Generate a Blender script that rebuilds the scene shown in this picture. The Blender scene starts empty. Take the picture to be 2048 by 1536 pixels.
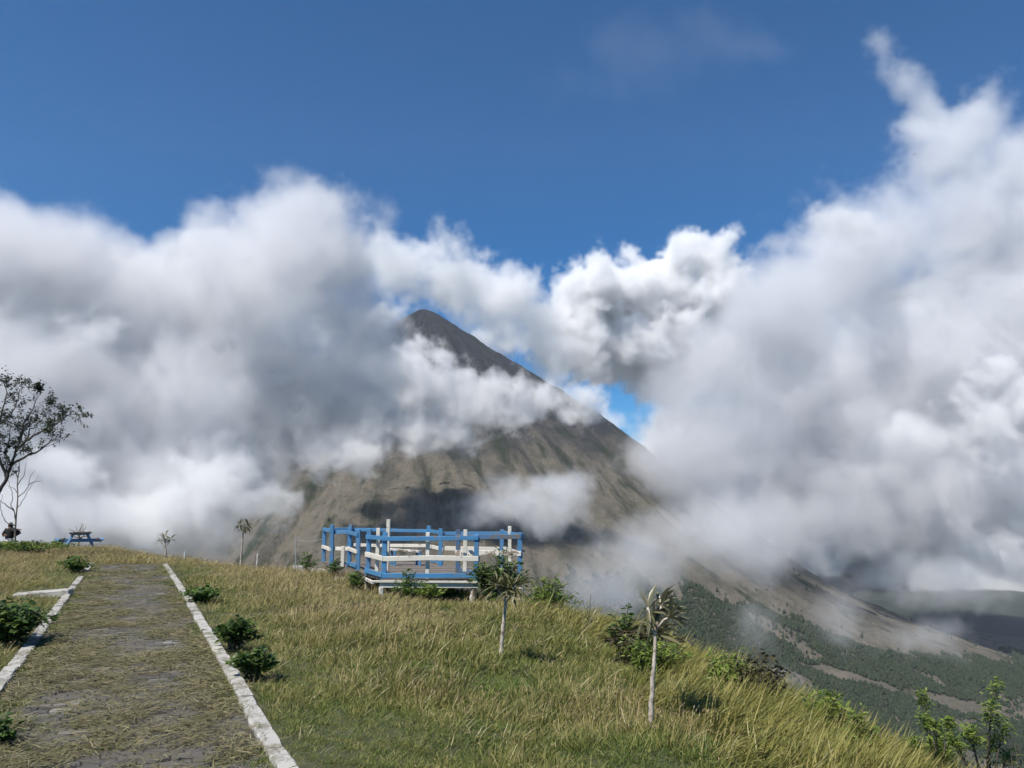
import bpy, bmesh, math, random
import numpy as np
from mathutils import Vector, Matrix, noise as mnoise

S = bpy.context.scene
COL = S.collection
R = math.radians
random.seed(7)
RNG = np.random.default_rng(11)

# ------------------------------------------------------------------ camera
PITCH = R(9.12); FPX = 1538.0; CAM = Vector((0, 0, 1.6))
cam = bpy.data.cameras.new('camera'); cam_o = bpy.data.objects.new('camera', cam); COL.objects.link(cam_o)
cam_o.location = CAM; cam_o.rotation_euler = (math.pi / 2 + PITCH, 0, 0)
cam.sensor_width = 36; cam.lens = 36 * FPX / 2048; cam.clip_start = .1; cam.clip_end = 120000
S.camera = cam_o

# ------------------------------------------------------------------ sky, sun, exposure
SUN_EL = R(57); SUN_AZ = R(224)            # towards the sun, clockwise from +Y
world = bpy.data.worlds.new('World'); S.world = world; world.use_nodes = True
wn = world.node_tree.nodes
sky = wn.new('ShaderNodeTexSky'); sky.sky_type = 'NISHITA'; sky.sun_disc = False
sky.sun_elevation = SUN_EL; sky.sun_rotation = SUN_AZ; sky.altitude = 2000
sky.air_density = 1.0; sky.dust_density = .0; sky.ozone_density = 4.0
hs_ = wn.new('ShaderNodeHueSaturation'); hs_.inputs['Saturation'].default_value = 1.45
world.node_tree.links.new(sky.outputs[0], hs_.inputs['Color']); world.node_tree.links.new(hs_.outputs[0], wn['Background'].inputs[0])
wn['Background'].inputs[1].default_value = .078
sd = Vector((math.sin(SUN_AZ) * math.cos(SUN_EL), math.cos(SUN_AZ) * math.cos(SUN_EL), math.sin(SUN_EL)))
sl = bpy.data.lights.new('sun', 'SUN'); sl.energy = 4.5; sl.angle = R(.53); sl.color = (1, .945, .86)
so = bpy.data.objects.new('sun', sl); COL.objects.link(so); so.rotation_euler = sd.to_track_quat('Z', 'Y').to_euler()
vs = S.view_settings
vs.view_transform = 'Standard'; vs.look = 'None'; vs.exposure = 0.55; vs.gamma = 1; vs.use_curve_mapping = False
cy = S.cycles
cy.use_denoising = True; cy.use_adaptive_sampling = True; cy.adaptive_threshold = .025; cy.adaptive_min_samples = 24; cy.max_bounces = 12; cy.diffuse_bounces = 3; cy.glossy_bounces = 2
cy.transmission_bounces = 4; cy.volume_bounces = 8; cy.transparent_max_bounces = 8
cy.volume_step_rate = 4.0; cy.volume_max_steps = 512; cy.sample_clamp_indirect = 8

# ------------------------------------------------------------------ helpers
def ray(u, v):
    a = (u - 1024) / FPX; b = (768 - v) / FPX
    return Vector((a, math.cos(PITCH) - b * math.sin(PITCH), math.sin(PITCH) + b * math.cos(PITCH)))
def at(u, v, Y):
    """world point seen in direction (u, v) at the depth Y metres ahead"""
    d = ray(u, v); return CAM + d * (Y / d.y)

def tag(o, label=None, cat=None, group=None, kind=None):
    if label: o['label'] = label
    if cat: o['category'] = cat
    if group: o['group'] = group
    if kind: o['kind'] = kind
    return o
def empty(name, loc=(0, 0, 0)):
    o = bpy.data.objects.new(name, None); COL.objects.link(o); o.location = loc; o.empty_display_size = .1
    return o
def link(name, me, parent=None):
    o = bpy.data.objects.new(name, me); COL.objects.link(o)
    if parent is not None:
        o.parent = parent; o.matrix_parent_inverse = Matrix.Translation(-Vector(parent.location)) if parent.type == 'EMPTY' else Matrix()
    return o

class MB:
    """collects shapes into one mesh (world coordinates)"""
    def __init__(self): self.v = []; self.f = []; self.r = []
    def add(self, vs, fs, rnd=None):
        o = len(self.v); self.v += [tuple(p) for p in vs]; self.f += [tuple(i + o for i in f) for f in fs]
        self.r += [random.random() if rnd is None else rnd] * len(vs)
        return self
    def box(self, c, s, m=None, jit=0):
        m = m or Matrix()
        vs = []
        for z in (-.5, .5):
            for y in (-.5, .5):
                for x in (-.5, .5):
                    p = Vector((x * s[0], y * s[1], z * s[2]))
                    if jit: p += Vector((random.uniform(-jit, jit) for _ in range(3)))
                    vs.append(Vector(c) + m @ p)
        return self.add(vs, [(0, 2, 3, 1), (4, 5, 7, 6), (0, 1, 5, 4), (2, 6, 7, 3), (0, 4, 6, 2), (1, 3, 7, 5)])
    def bar(self, a, b, w, h, jit=0, up=(0, 0, 1)):
        a = Vector(a); b = Vector(b); d = (b - a); L = d.length; d.normalize()
        up = Vector(up)
        if abs(d.dot(up)) > .95: up = Vector((0, 1, 0))
        s = d.cross(up).normalized(); u = s.cross(d)
        m = Matrix((d, s, u)).transposed()
        return self.box((a + b) / 2, (L, w, h), m, jit)
    def tube(self, pts, rad, k=6, cap=True):
        pts = [Vector(p) for p in pts]; n = len(pts)
        if not hasattr(rad, '__len__'): rad = [rad] * n
        vs = []; fs = []
        t0 = (pts[1] - pts[0]).normalized(); ref = Vector((0, 1, 0)) if abs(t0.y) < .8 else Vector((1, 0, 0))
        for i, p in enumerate(pts):
            t = (pts[min(i + 1, n - 1)] - pts[max(i - 1, 0)]).normalized()
            a = t.cross(ref).normalized(); b = t.cross(a)
            for j in range(k):
                an = 2 * math.pi * j / k
                vs.append(p + (a * math.cos(an) + b * math.sin(an)) * rad[i])
        for i in range(n - 1):
            for j in range(k):
                fs.append((i * k + j, i * k + (j + 1) % k, (i + 1) * k + (j + 1) % k, (i + 1) * k + j))
        if cap: fs += [tuple(range(k - 1, -1, -1)), tuple((n - 1) * k + j for j in range(k))]
        return self.add(vs, fs)
    def mesh(self, name, mat, smooth=False):
        me = bpy.data.meshes.new(name); me.from_pydata(self.v, [], self.f); me.materials.append(mat)
        at_ = me.attributes.new('rnd', 'FLOAT', 'POINT'); at_.data.foreach_set('value', np.array(self.r, dtype=np.float32))
        if smooth: me.polygons.foreach_set('use_smooth', [True] * len(me.polygons))
        return me
    def build(self, name, mat, parent=None, smooth=False, bevel=0):
        o = link(name, self.mesh(name, mat, smooth), parent)
        if bevel:
            b = o.modifiers.new('bevel', 'BEVEL'); b.width = bevel; b.segments = 1; b.limit_method = 'ANGLE'
        return o

def np_mesh(name, V, Fs, mat, rnd=None, smooth=False):
    """V (n,3); Fs list of (m,k) int arrays"""
    me = bpy.data.meshes.new(name)
    V = np.asarray(V, dtype=np.float32)
    me.vertices.add(len(V)); me.vertices.foreach_set('co', V.ravel())
    loops = np.concatenate([f.ravel() for f in Fs]).astype(np.int32)
    sizes = np.concatenate([np.full(len(f), f.shape[1]) for f in Fs])
    starts = np.concatenate([[0], np.cumsum(sizes)[:-1]]).astype(np.int32)
    me.loops.add(len(loops)); me.loops.foreach_set('vertex_index', loops)
    me.polygons.add(len(sizes)); me.polygons.foreach_set('loop_start', starts)
    if smooth: me.polygons.foreach_set('use_smooth', np.ones(len(sizes), dtype=bool))
    me.update(calc_edges=True)
    if rnd is not None:
        a = me.attributes.new('rnd', 'FLOAT', 'POINT'); a.data.foreach_set('value', np.asarray(rnd, dtype=np.float32))
    if mat: me.materials.append(mat)
    return me

def unit(a): return a / (np.linalg.norm(a, axis=-1, keepdims=True) + 1e-9)
def leaf_mesh(name, B, D, L, W, droop, mat, up=None, rng=RNG, w2=.8, rnd=None):
    """one curved leaf or blade of four triangles for each row of B (base) and D (direction)"""
    B = np.asarray(B, float); n = len(B); D = unit(np.asarray(D, float))
    L = np.broadcast_to(np.asarray(L, float), n)[:, None]; W = np.broadcast_to(np.asarray(W, float), n)[:, None]
    dr = np.broadcast_to(np.asarray(droop, float), n)[:, None]
    if up is None: up = unit(rng.normal(size=(n, 3)) * .5 + np.array([0, 0, 1]))
    Sd = unit(np.cross(D, up)); G = np.array([0, 0, -1.])
    def c(t): return B + D * L * t + G * (dr * L * t * t)
    c1, c2 = c(.35), c(.7)
    V = np.stack([B, c1 - Sd * W / 2, c1 + Sd * W / 2, c2 - Sd * W * w2 / 2, c2 + Sd * W * w2 / 2, c(1.)], 1).reshape(-1, 3)
    i = np.arange(n)[:, None] * 6
    T = np.concatenate([i + np.array([[0, 1, 2]]), i + np.array([[3, 5, 4]])]); Q = i + np.array([[1, 3, 4, 2]])
    r = rng.random(n) if rnd is None else rnd
    return np_mesh(name, V, [T, Q], mat, np.repeat(r, 6))

# ------------------------------------------------------------------ materials
def new_mat(name):
    m = bpy.data.materials.new(name); m.use_nodes = True; t = m.node_tree
    return m, t, t.nodes['Principled BSDF']
def nz(t, scale, detail=4, rough=.55, vec=None, coord='Object'):
    x = t.nodes.new('ShaderNodeTexNoise'); x.inputs['Scale'].default_value = scale; x.inputs['Detail'].default_value = detail
    x.inputs['Roughness'].default_value = rough
    if vec is None:
        tc = t.nodes.new('ShaderNodeTexCoord'); vec = tc.outputs[coord]
    t.links.new(vec, x.inputs['Vector']); return x
def ramp(t, fac, stops):
    x = t.nodes.new('ShaderNodeValToRGB'); e = x.color_ramp.elements
    while len(e) < len(stops): e.new(.5)
    for k, (p, c) in zip(e, stops): k.position = p; k.color = (*c, 1)
    t.links.new(fac, x.inputs[0]); return x.outputs[0]
def mix(t, fac, a, b, mode='MIX'):
    x = t.nodes.new('ShaderNodeMix'); x.data_type = 'RGBA'; x.blend_type = mode
    for s, q in ((0, fac), (6, a), (7, b)):
        if hasattr(q, 'is_linked'): t.links.new(q, x.inputs[s])
        elif s == 0: x.inputs[0].default_value = q
        else: x.inputs[s].default_value = (*q, 1)
    return x.outputs[2]
def mth(t, op, a, b=None, c=None):
    x = t.nodes.new('ShaderNodeMath'); x.operation = op
    for i, q in enumerate((a, b, c)):
        if q is None: continue
        if hasattr(q, 'is_linked'): t.links.new(q, x.inputs[i])
        else: x.inputs[i].default_value = q
    return x.outputs[0]
def bump(t, h, strength, dist):
    b = t.nodes.new('ShaderNodeBump'); b.inputs['Strength'].default_value = strength; b.inputs['Distance'].default_value = dist
    t.links.new(h, b.inputs['Height']); return b.outputs[0]
def attr(t, name, kind='GEOMETRY'):
    a = t.nodes.new('ShaderNodeAttribute'); a.attribute_name = name; a.attribute_type = kind; return a.outputs['Fac']

def leaf_mat(name, stops, trans=.3, rough=.5, inst=False, spec=.3):
    m, t, p = new_mat(name)
    f = attr(t, 'rnd')
    if inst:
        oi = t.nodes.new('ShaderNodeObjectInfo')
        f = mth(t, 'ADD', mth(t, 'MULTIPLY', f, .55), mth(t, 'MULTIPLY', oi.outputs['Random'], .45))
    c = ramp(t, f, stops)
    t.links.new(c, p.inputs['Base Color']); p.inputs['Roughness'].default_value = rough
    p.inputs['Specular IOR Level'].default_value = spec
    tr = t.nodes.new('ShaderNodeBsdfTranslucent'); t.links.new(c, tr.inputs[0])
    mx = t.nodes.new('ShaderNodeMixShader'); mx.inputs[0].default_value = trans
    t.links.new(p.outputs[0], mx.inputs[1]); t.links.new(tr.outputs[0], mx.inputs[2])
    t.links.new(mx.outputs[0], t.nodes['Material Output'].inputs['Surface'])
    return m

def paint_mat(name, col, bare, wear=.56, rough=.55, k=1.):
    """old paint, rubbed through to grey wood or concrete in places"""
    m, t, p = new_mat(name)
    n1 = nz(t, 3.5 * k, 8, .7); n2 = nz(t, 22 * k, 5, .6)
    w = mth(t, 'ADD', mth(t, 'MULTIPLY', n1.outputs[0], .7), mth(t, 'MULTIPLY', n2.outputs[0], .3))
    mask = ramp(t, w, [(wear, (0, 0, 0)), (wear + .05, (1, 1, 1))])
    tone = nz(t, 1.3, 3)
    pc = mix(t, tone.outputs[0], tuple(c * .72 for c in col), tuple(min(1, c * 1.18) for c in col))
    pc = mix(t, mth(t, 'MULTIPLY', attr(t, 'rnd'), .35), pc, tuple(c * .6 + .1 for c in col))
    t.links.new(mix(t, mask, pc, bare), p.inputs['Base Color'])
    p.inputs['Roughness'].default_value = rough
    t.links.new(bump(t, w, .5, .01), p.inputs['Normal'])
    return m
M = {}
M['blue'] = paint_mat('blue_paint', (.045, .20, .40), (.15, .17, .19), .54, .6, 1.8)
M['blue_dark'] = paint_mat('blue_paint_old_shaded', (.045, .12, .24), (.12, .11, .10), .50, .7, 2.)  # worn blue, darkened: shade on the inner post is put into the colour
M['white'] = paint_mat('white_paint', (.70, .66, .57), (.28, .23, .17), .555, .65, 1.8)
M['white_old'] = paint_mat('white_paint_flaking', (.66, .63, .56), (.20, .16, .12), .50)
M['kerb'] = paint_mat('whitewashed_concrete', (.40, .39, .36), (.22, .205, .17), .50, .85)
M['table_blue'] = paint_mat('pale_blue_paint', (.10, .24, .42), (.2, .2, .2), .58)

def wood(name, a, b):
    m, t, p = new_mat(name)
    mp = t.nodes.new('ShaderNodeMapping'); tc = t.nodes.new('ShaderNodeTexCoord'); mp.inputs['Scale'].default_value = (1.5, 14, 14)
    t.links.new(tc.outputs['Object'], mp.inputs[0])
    n = nz(t, 2.5, 6, .65, mp.outputs[0])
    c = ramp(t, n.outputs[0], [(.3, a), (.7, b)])
    c = mix(t, mth(t, 'MULTIPLY', attr(t, 'rnd'), .5), c, tuple(x * .55 for x in a))
    t.links.new(c, p.inputs['Base Color']); p.inputs['Roughness'].default_value = .8
    t.links.new(bump(t, n.outputs[0], .4, .01), p.inputs['Normal']); return m
M['plank'] = wood('weathered_planks', (.10, .085, .075), (.24, .21, .18))
M['darkwood'] = wood('dark_old_wood', (.03, .027, .025), (.08, .07, .06))
M['bark'] = wood('grey_bark', (.05, .042, .035), (.13, .11, .09))
M['twig'] = wood('dry_twigs', (.12, .10, .08), (.22, .18, .14))
M['palebark'] = paint_mat('pale_sapling_bark', (.48, .42, .34), (.20, .16, .12), .50, .8, 4.)

def paver_mat():
    m, t, p = new_mat('paver_stone')
    n = nz(t, 9, 6, .65, coord='Generated'); tc = t.nodes.new('ShaderNodeNewGeometry')
    n2 = nz(t, 1.1, 4, .6, tc.outputs['Position']); n3 = nz(t, 60, 4, .6, tc.outputs['Position'])
    oi = t.nodes.new('ShaderNodeObjectInfo')
    f = mth(t, 'FRACT', mth(t, 'ADD', oi.outputs['Random'], attr(t, 'rnd')))
    c = ramp(t, f, [(0, (.06, .056, .052)), (.55, (.095, .088, .08)), (.86, (.135, .125, .112)), (1, (.28, .265, .24))])
    c = mix(t, ramp(t, n2.outputs[0], [(.42, (0, 0, 0)), (.62, (1, 1, 1))]), c, (.10, .088, .068))
    c = mix(t, mth(t, 'MULTIPLY', n3.outputs[0], .5), c, (.06, .055, .05))
    t.links.new(c, p.inputs['Base Color']); p.inputs['Roughness'].default_value = .85
    t.links.new(bump(t, n3.outputs[0], .5, .004), p.inputs['Normal']); return m
M['paver'] = paver_mat()

def soil_mat():
    m, t, p = new_mat('hill_soil')
    g = t.nodes.new('ShaderNodeNewGeometry')
    n = nz(t, .35, 6, .6, g.outputs['Position']); n2 = nz(t, 9, 6, .7, g.outputs['Position'])
    c = ramp(t, n.outputs[0], [(.35, (.05, .06, .02)), (.55, (.085, .085, .034)), (.75, (.13, .11, .05))])
    c = mix(t, n2.outputs[0], c, (.04, .045, .018))
    t.links.new(c, p.inputs['Base Color']); p.inputs['Roughness'].default_value = .95
    t.links.new(bump(t, n2.outputs[0], .8, .05), p.inputs['Normal']); return m
M['soil'] = soil_mat()
def plain(name, c, rough=.7, n=6, var=.35):
    m, t, p = new_mat(name)
    x = nz(t, n, 5); t.links.new(mix(t, x.outputs[0], tuple(k * (1 - var) for k in c), tuple(min(1, k * (1 + var)) for k in c)), p.inputs['Base Color'])
    p.inputs['Roughness'].default_value = rough; return m
M['joint'] = plain('joint_soil', (.05, .043, .03), .95, 20)
M['stone'] = plain('grey_step_stone', (.2, .185, .16), .9, 8)
M['black_cloth'] = plain('black_cloth', (.006, .006, .007), .9, 9)
M['pale_cloth'] = plain('pale_cloth', (.72, .62, .58), .85, 5, .2)
M['skin'] = plain('skin', (.33, .18, .12), .55, 6, .1)
M['hair'] = plain('dark_hair', (.007, .006, .006), .6, 8)
M['metal'] = plain('grey_galvanised_pole', (.28, .29, .30), .5, 8)
M['bird'] = plain('dark_feathers', (.02, .02, .022), .7)

G_DRY = [(0, (.22, .19, .075)), (.5, (.34, .285, .125)), (1, (.48, .40, .20))]
G_MIX = [(0, (.10, .125, .028)), (.5, (.21, .21, .06)), (1, (.36, .315, .125))]
G_GRN = [(0, (.06, .105, .018)), (.55, (.12, .17, .034)), (.85, (.22, .235, .065)), (1, (.36, .32, .14))]
G_STRAY = [(0, (.26, .22, .11)), (.5, (.40, .34, .19)), (1, (.50, .44, .28))]
G_LUSH = [(0, (.085, .11, .022)), (.4, (.18, .185, .045)), (.75, (.31, .28, .09)), (1, (.42, .35, .15))]
M['g_dry'] = leaf_mat('dry_grass', G_DRY, .25, .6, True)
M['g_mix'] = leaf_mat('mixed_grass', G_MIX, .3, .6, True)
M['g_stray'] = leaf_mat('pale_straw_stems', G_STRAY, .2, .6, True)
M['g_grn'] = leaf_mat('green_turf', G_GRN, .3, .6, True)
M['g_lush'] = leaf_mat('tall_green_grass', G_LUSH, .35, .45, True)
M['straw'] = leaf_mat('cut_straw', [(0, (.065, .078, .028)), (.4, (.14, .128, .06)), (.75, (.23, .20, .105)), (1, (.38, .33, .19))], .1, .7, True)
M['seed'] = leaf_mat('seed_heads', [(0, (.20, .14, .08)), (1, (.36, .28, .16))], .2, .7, True)
M['leaf_dark'] = leaf_mat('dark_green_leaves', [(0, (.03, .06, .013)), (.6, (.06, .11, .025)), (1, (.12, .17, .04))], .25, .45)
M['leaf_mid'] = leaf_mat('green_leaves', [(0, (.035, .075, .014)), (.6, (.075, .135, .026)), (1, (.14, .20, .045))], .3, .45)
M['leaf_bright'] = leaf_mat('bright_green_leaves', [(0, (.07, .12, .018)), (.6, (.15, .215, .036)), (1, (.27, .31, .07))], .32, .45)
M['leaf_olive'] = leaf_mat('olive_leaves', [(0, (.05, .06, .03)), (.6, (.10, .11, .055)), (1, (.19, .18, .10))], .2, .4, spec=.5)
M['leaf_tree'] = leaf_mat('tree_leaves', [(0, (.015, .024, .010)), (.6, (.03, .042, .016)), (1, (.06, .075, .03))], .25, .5)
M['leaf_brown'] = leaf_mat('browned_leaves', [(0, (.03, .024, .014)), (.6, (.06, .05, .025)), (1, (.12, .11, .04))], .2, .6)

# ------------------------------------------------------------------ the hill we stand on
PT = np.array([-.4378, .8991]); PN = np.array([.8991, .4378])       # path direction, path normal
EDGE = np.array([(5.2, 1), (3.9, 3.4), (3.15, 5.0), (2.75, 6.6), (2.35, 8.4), (2.1, 10.5), (1.7, 13.0), (1.0, 15.6), (-.3, 18.0), (-2.6, 20.5),
                 (-5.5, 23.2), (-8.5, 26.2), (-13, 30.5), (-17.6, 36.3), (-21.5, 38.2), (-29, 38), (-45, 40), (-70, 30), (-70, -30), (15, -30), (7, -4)], float)
def edge_dist(x, y):
    x = np.asarray(x, float); y = np.asarray(y, float)
    best = np.full(x.shape, 1e9); inside = np.zeros(x.shape, bool)
    n = len(EDGE)
    for i in range(n):
        a = EDGE[i]; b = EDGE[(i + 1) % n]; e = b - a
        t = np.clip(((x - a[0]) * e[0] + (y - a[1]) * e[1]) / (e @ e), 0, 1)
        best = np.minimum(best, np.hypot(x - a[0] - t * e[0], y - a[1] - t * e[1]))
        c = ((a[1] > y) != (b[1] > y)) & (x < (b[0] - a[0]) * (y - a[1]) / (b[1] - a[1] + 1e-12) + a[0])
        inside ^= c
    return np.where(inside, -best, best)
def hz(x, y):
    x = np.asarray(x, float); y = np.asarray(y, float)
    d = edge_dist(x, y)
    z = -.62 * (np.sqrt(d * d + 1.7 ** 2) + d) / 2
    q = PN[0] * x + PN[1] * y; s = PT[0] * x + PT[1] * y
    k = np.clip((np.abs(q) - 1.15) / 1.5, 0, 1); k = np.where(s > 28, 1, k)
    und = .05 * np.sin(x * 1.3 + 1.1 * np.sin(y * .7)) * np.cos(y * .9 + .4) + .03 * np.sin(x * 3.1 - y * 2.3) + .02 * np.sin(y * 4.1 + x)
    far = np.clip((np.hypot(x, y) - 60) / 200, 0, 1) * (12 * np.sin(x * .031 + 1) * np.cos(y * .027) + 5 * np.sin(x * .09 + y * .07))
    dent = -.26 * np.exp(-(((x + 1.9) / 1.9) ** 2 + ((y - 17.2) / 1.5) ** 2))
    return z + und * k - .035 * k + far + dent
def hz1(x, y): return float(hz(np.array([x]), np.array([y]))[0])
def on_hill(u, v):
    """where the view ray (u, v) meets the hill"""
    d = ray(u, v); t = np.linspace(2, 70, 3400)
    X = d.x * t; Y = d.y * t; Z = 1.6 + d.z * t
    h = Z < hz(X, Y)
    i = int(np.argmax(h)) if h.any() else 1200
    return Vector((X[i], Y[i], hz1(X[i], Y[i])))

def polar_grid(cx, cy_, radii, angs, zf):
    A, Rr = np.meshgrid(angs, radii); X = cx + Rr * np.sin(A); Y = cy_ + Rr * np.cos(A)
    Z = zf(X, Y, Rr, A)
    V = np.stack([X, Y, Z], -1).reshape(-1, 3)
    n = len(angs); m = len(radii)
    i = np.arange(m - 1)[:, None] * n; j = np.arange(n - 1)[None]
    Q = np.stack([i + j, i + j + 1, i + n + j + 1, i + n + j], -1).reshape(-1, 4)[:, ::-1]
    return V, Q
angs = np.concatenate([np.linspace(-math.pi, -.9, 60)[:-1], np.linspace(-.9, .9, 260), np.linspace(.9, math.pi, 60)[1:]])
radii = np.concatenate([[0.02, 1.0], np.geomspace(1.6, 60, 210), np.geomspace(64, 1500, 60)])
V, Q = polar_grid(0, 0, radii, angs, lambda X, Y, Rr, A: hz(X, Y))
hill = link('hilltop_ground', np_mesh('hilltop_ground', V, [Q], M['soil'], smooth=True))
tag(hill, 'grassy hilltop ground dropping away steeply into the valley', kind='structure')

# ------------------------------------------------------------------ volcano and lowland
PEAK = at(850, 618, 5000)
PR = np.array([0, 45, 350, 700, 1050, 1350, 1700, 2000, 2300, 2640, 3226, 3700, 4600, 6000, 9000.])
PZ = np.array([1302, 1296, 1092, 862, 645, 425, 135, -110, -330, -530, -740, -860, -960, -1010, -1040.])
def vnoise(x, seed=0):
    """smooth 1-D value noise"""
    r = np.random.default_rng(seed).random(4096); i = np.floor(x).astype(int); f = x - i; f = f * f * (3 - 2 * f)
    return r[i % 4096] * (1 - f) + r[(i + 1) % 4096] * f
def vnoise2(x, y, seed=0):
    r = np.random.default_rng(seed).random((256, 256)); i = np.floor(x).astype(int); j = np.floor(y).astype(int)
    f = x - i; g = y - j; f = f * f * (3 - 2 * f); g = g * g * (3 - 2 * g)
    a = r[i % 256, j % 256]; b = r[(i + 1) % 256, j % 256]; c = r[i % 256, (j + 1) % 256]; d = r[(i + 1) % 256, (j + 1) % 256]
    return (a * (1 - f) + b * f) * (1 - g) + (c * (1 - f) + d * f) * g
def volc_z(X, Y, Rr, A):
    z = np.interp(Rr, PR, PZ)
    # smooth the table a little
    w_ = np.minimum(90, Rr * .35)
    z = .5 * z + .25 * np.interp(Rr - w_, PR, PZ) + .25 * np.interp(Rr + w_, PR, PZ)
    Aw = A + .05 * np.sin(Rr / 420. + 3 * A) + .02 * np.sin(Rr / 150. + 7 * A)
    amp = np.interp(Rr, [0, 150, 900, 2200, 3200, 5000], [0, 9, 36, 50, 18, 0])
    g = 0
    for fr, a, sd_ in ((5, 1., 1), (11, .8, 2), (26, .4, 3), (61, .12, 4)):
        k = vnoise(Aw * fr + 50, sd_); g = g + a * (np.abs(2 * k - 1) - .5)     # sharp valleys
    rough = (vnoise2(X / 60. + 90, Y / 60. + 90, 5) - .5) * 14 + (vnoise2(X / 23. + 40, Y / 23. + 40, 6) - .5) * 6
    return z + amp * g + rough * np.interp(Rr, [0, 300, 1200, 3000, 5000], [1., 1.5, 1.3, .8, .2])
va = np.concatenate([np.linspace(R(60), R(285), 560), np.linspace(R(285), R(420), 60)[1:]])
vr = np.concatenate([[0.5], np.linspace(25, 3400, 230), np.geomspace(3450, 7000, 30)])
V, Q = polar_grid(PEAK.x, PEAK.y, vr, va, volc_z)
def volc_mat():
    m, t, p = new_mat('volcano_ash_and_grass')
    g = t.nodes.new('ShaderNodeNewGeometry'); sp = t.nodes.new('ShaderNodeSeparateXYZ'); t.links.new(g.outputs['Position'], sp.inputs[0])
    dx = mth(t, 'SUBTRACT', sp.outputs[0], PEAK.x); dy = mth(t, 'SUBTRACT', sp.outputs[1], PEAK.y)
    an = mth(t, 'ARCTAN2', dx, mth(t, 'MULTIPLY', dy, -1)); rr = mth(t, 'SQRT', mth(t, 'ADD', mth(t, 'MULTIPLY', dx, dx), mth(t, 'MULTIPLY', dy, dy)))
    cv = t.nodes.new('ShaderNodeCombineXYZ'); t.links.new(mth(t, 'MULTIPLY', an, 13), cv.inputs[0]); t.links.new(mth(t, 'MULTIPLY', rr, .0026), cv.inputs[1])
    streak = nz(t, 1.6, 8, .66, cv.outputs[0])
    cv2 = t.nodes.new('ShaderNodeCombineXYZ'); t.links.new(mth(t, 'MULTIPLY', an, 24), cv2.inputs[0]); t.links.new(mth(t, 'MULTIPLY', rr, .008), cv2.inputs[1])
    streak2 = nz(t, 1.5, 6, .65, cv2.outputs[0])
    mott = nz(t, .006, 8, .65, g.outputs['Position']); fine = nz(t, .04, 6, .7, g.outputs['Position'])
    tan = mix(t, streak2.outputs[0], (.082, .073, .058), (.170, .149, .118))
    tan = mix(t, ramp(t, fine.outputs[0], [(.5, (0, 0, 0)), (.68, (.8, .8, .8))]), tan, (.055, .06, .035))
    rock = mix(t, streak2.outputs[0], (.020, .022, .029), (.038, .039, .046))
    green = (.024, .032, .018)
    hh = mth(t, 'ADD', sp.outputs[2], mth(t, 'MULTIPLY', mth(t, 'SUBTRACT', mott.outputs[0], .5), 900))
    base = mix(t, ramp(t, mth(t, 'DIVIDE', hh, 1000), [(.10, (0, 0, 0)), (.46, (1, 1, 1))]), tan, rock)
    base = mix(t, ramp(t, mott.outputs[0], [(.50, (0, 0, 0)), (.68, (.45, .45, .45))]), base, (.04, .044, .032))
    gul = ramp(t, streak.outputs[0], [(.52, (0, 0, 0)), (.62, (.85, .85, .85))])
    base = mix(t, gul, base, green)
    t.links.new(base, p.inputs['Base Color']); p.inputs['Roughness'].default_value = .95; p.inputs['Specular IOR Level'].default_value = .1
    t.links.new(bump(t, fine.outputs[0], 1., 10.), p.inputs['Normal'])
    return m
M['volcano'] = volc_mat()
volc = link('volcano', np_mesh('volcano', V, [Q], M['volcano'], smooth=True))
tag(volc, 'steep cone-shaped volcano with gullied brown flanks rising out of the clouds', kind='structure')

def low_mat():
    m, t, p = new_mat('lowland_fields_shadowed')
    g = t.nodes.new('ShaderNodeNewGeometry')
    n = nz(t, .0016, 8, .65, g.outputs['Position'])
    c = ramp(t, n.outputs[0], [(.36, (.014, .022, .018)), (.55, (.024, .034, .024)), (.72, (.06, .062, .042))])  # greens lowered to carry the cloud shadow lying over the lowland
    t.links.new(c, p.inputs['Base Color']); p.inputs['Roughness'].default_value = .95; return m
M['low'] = low_mat()
lr = np.concatenate([[1.], np.geomspace(900, 90000, 90)]); la = np.linspace(-math.pi, math.pi, 200)
V, Q = polar_grid(0, 0, lr, la, lambda X, Y, Rr, A: -985 + (vnoise2(X / 900. + 128, Y / 900. + 128, 8) ** 2) * np.interp(Rr, [0, 3000, 6000, 20000, 90000], [0, 40, 140, 500, 200]) - np.interp(Rr, [0, 2500, 4500], [120, 120, 0]))
low = link('lowland', np_mesh('lowland', V, [Q], M['low'], smooth=True))
tag(low, 'dark green lowland and low hills beyond the volcano', kind='structure')

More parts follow.
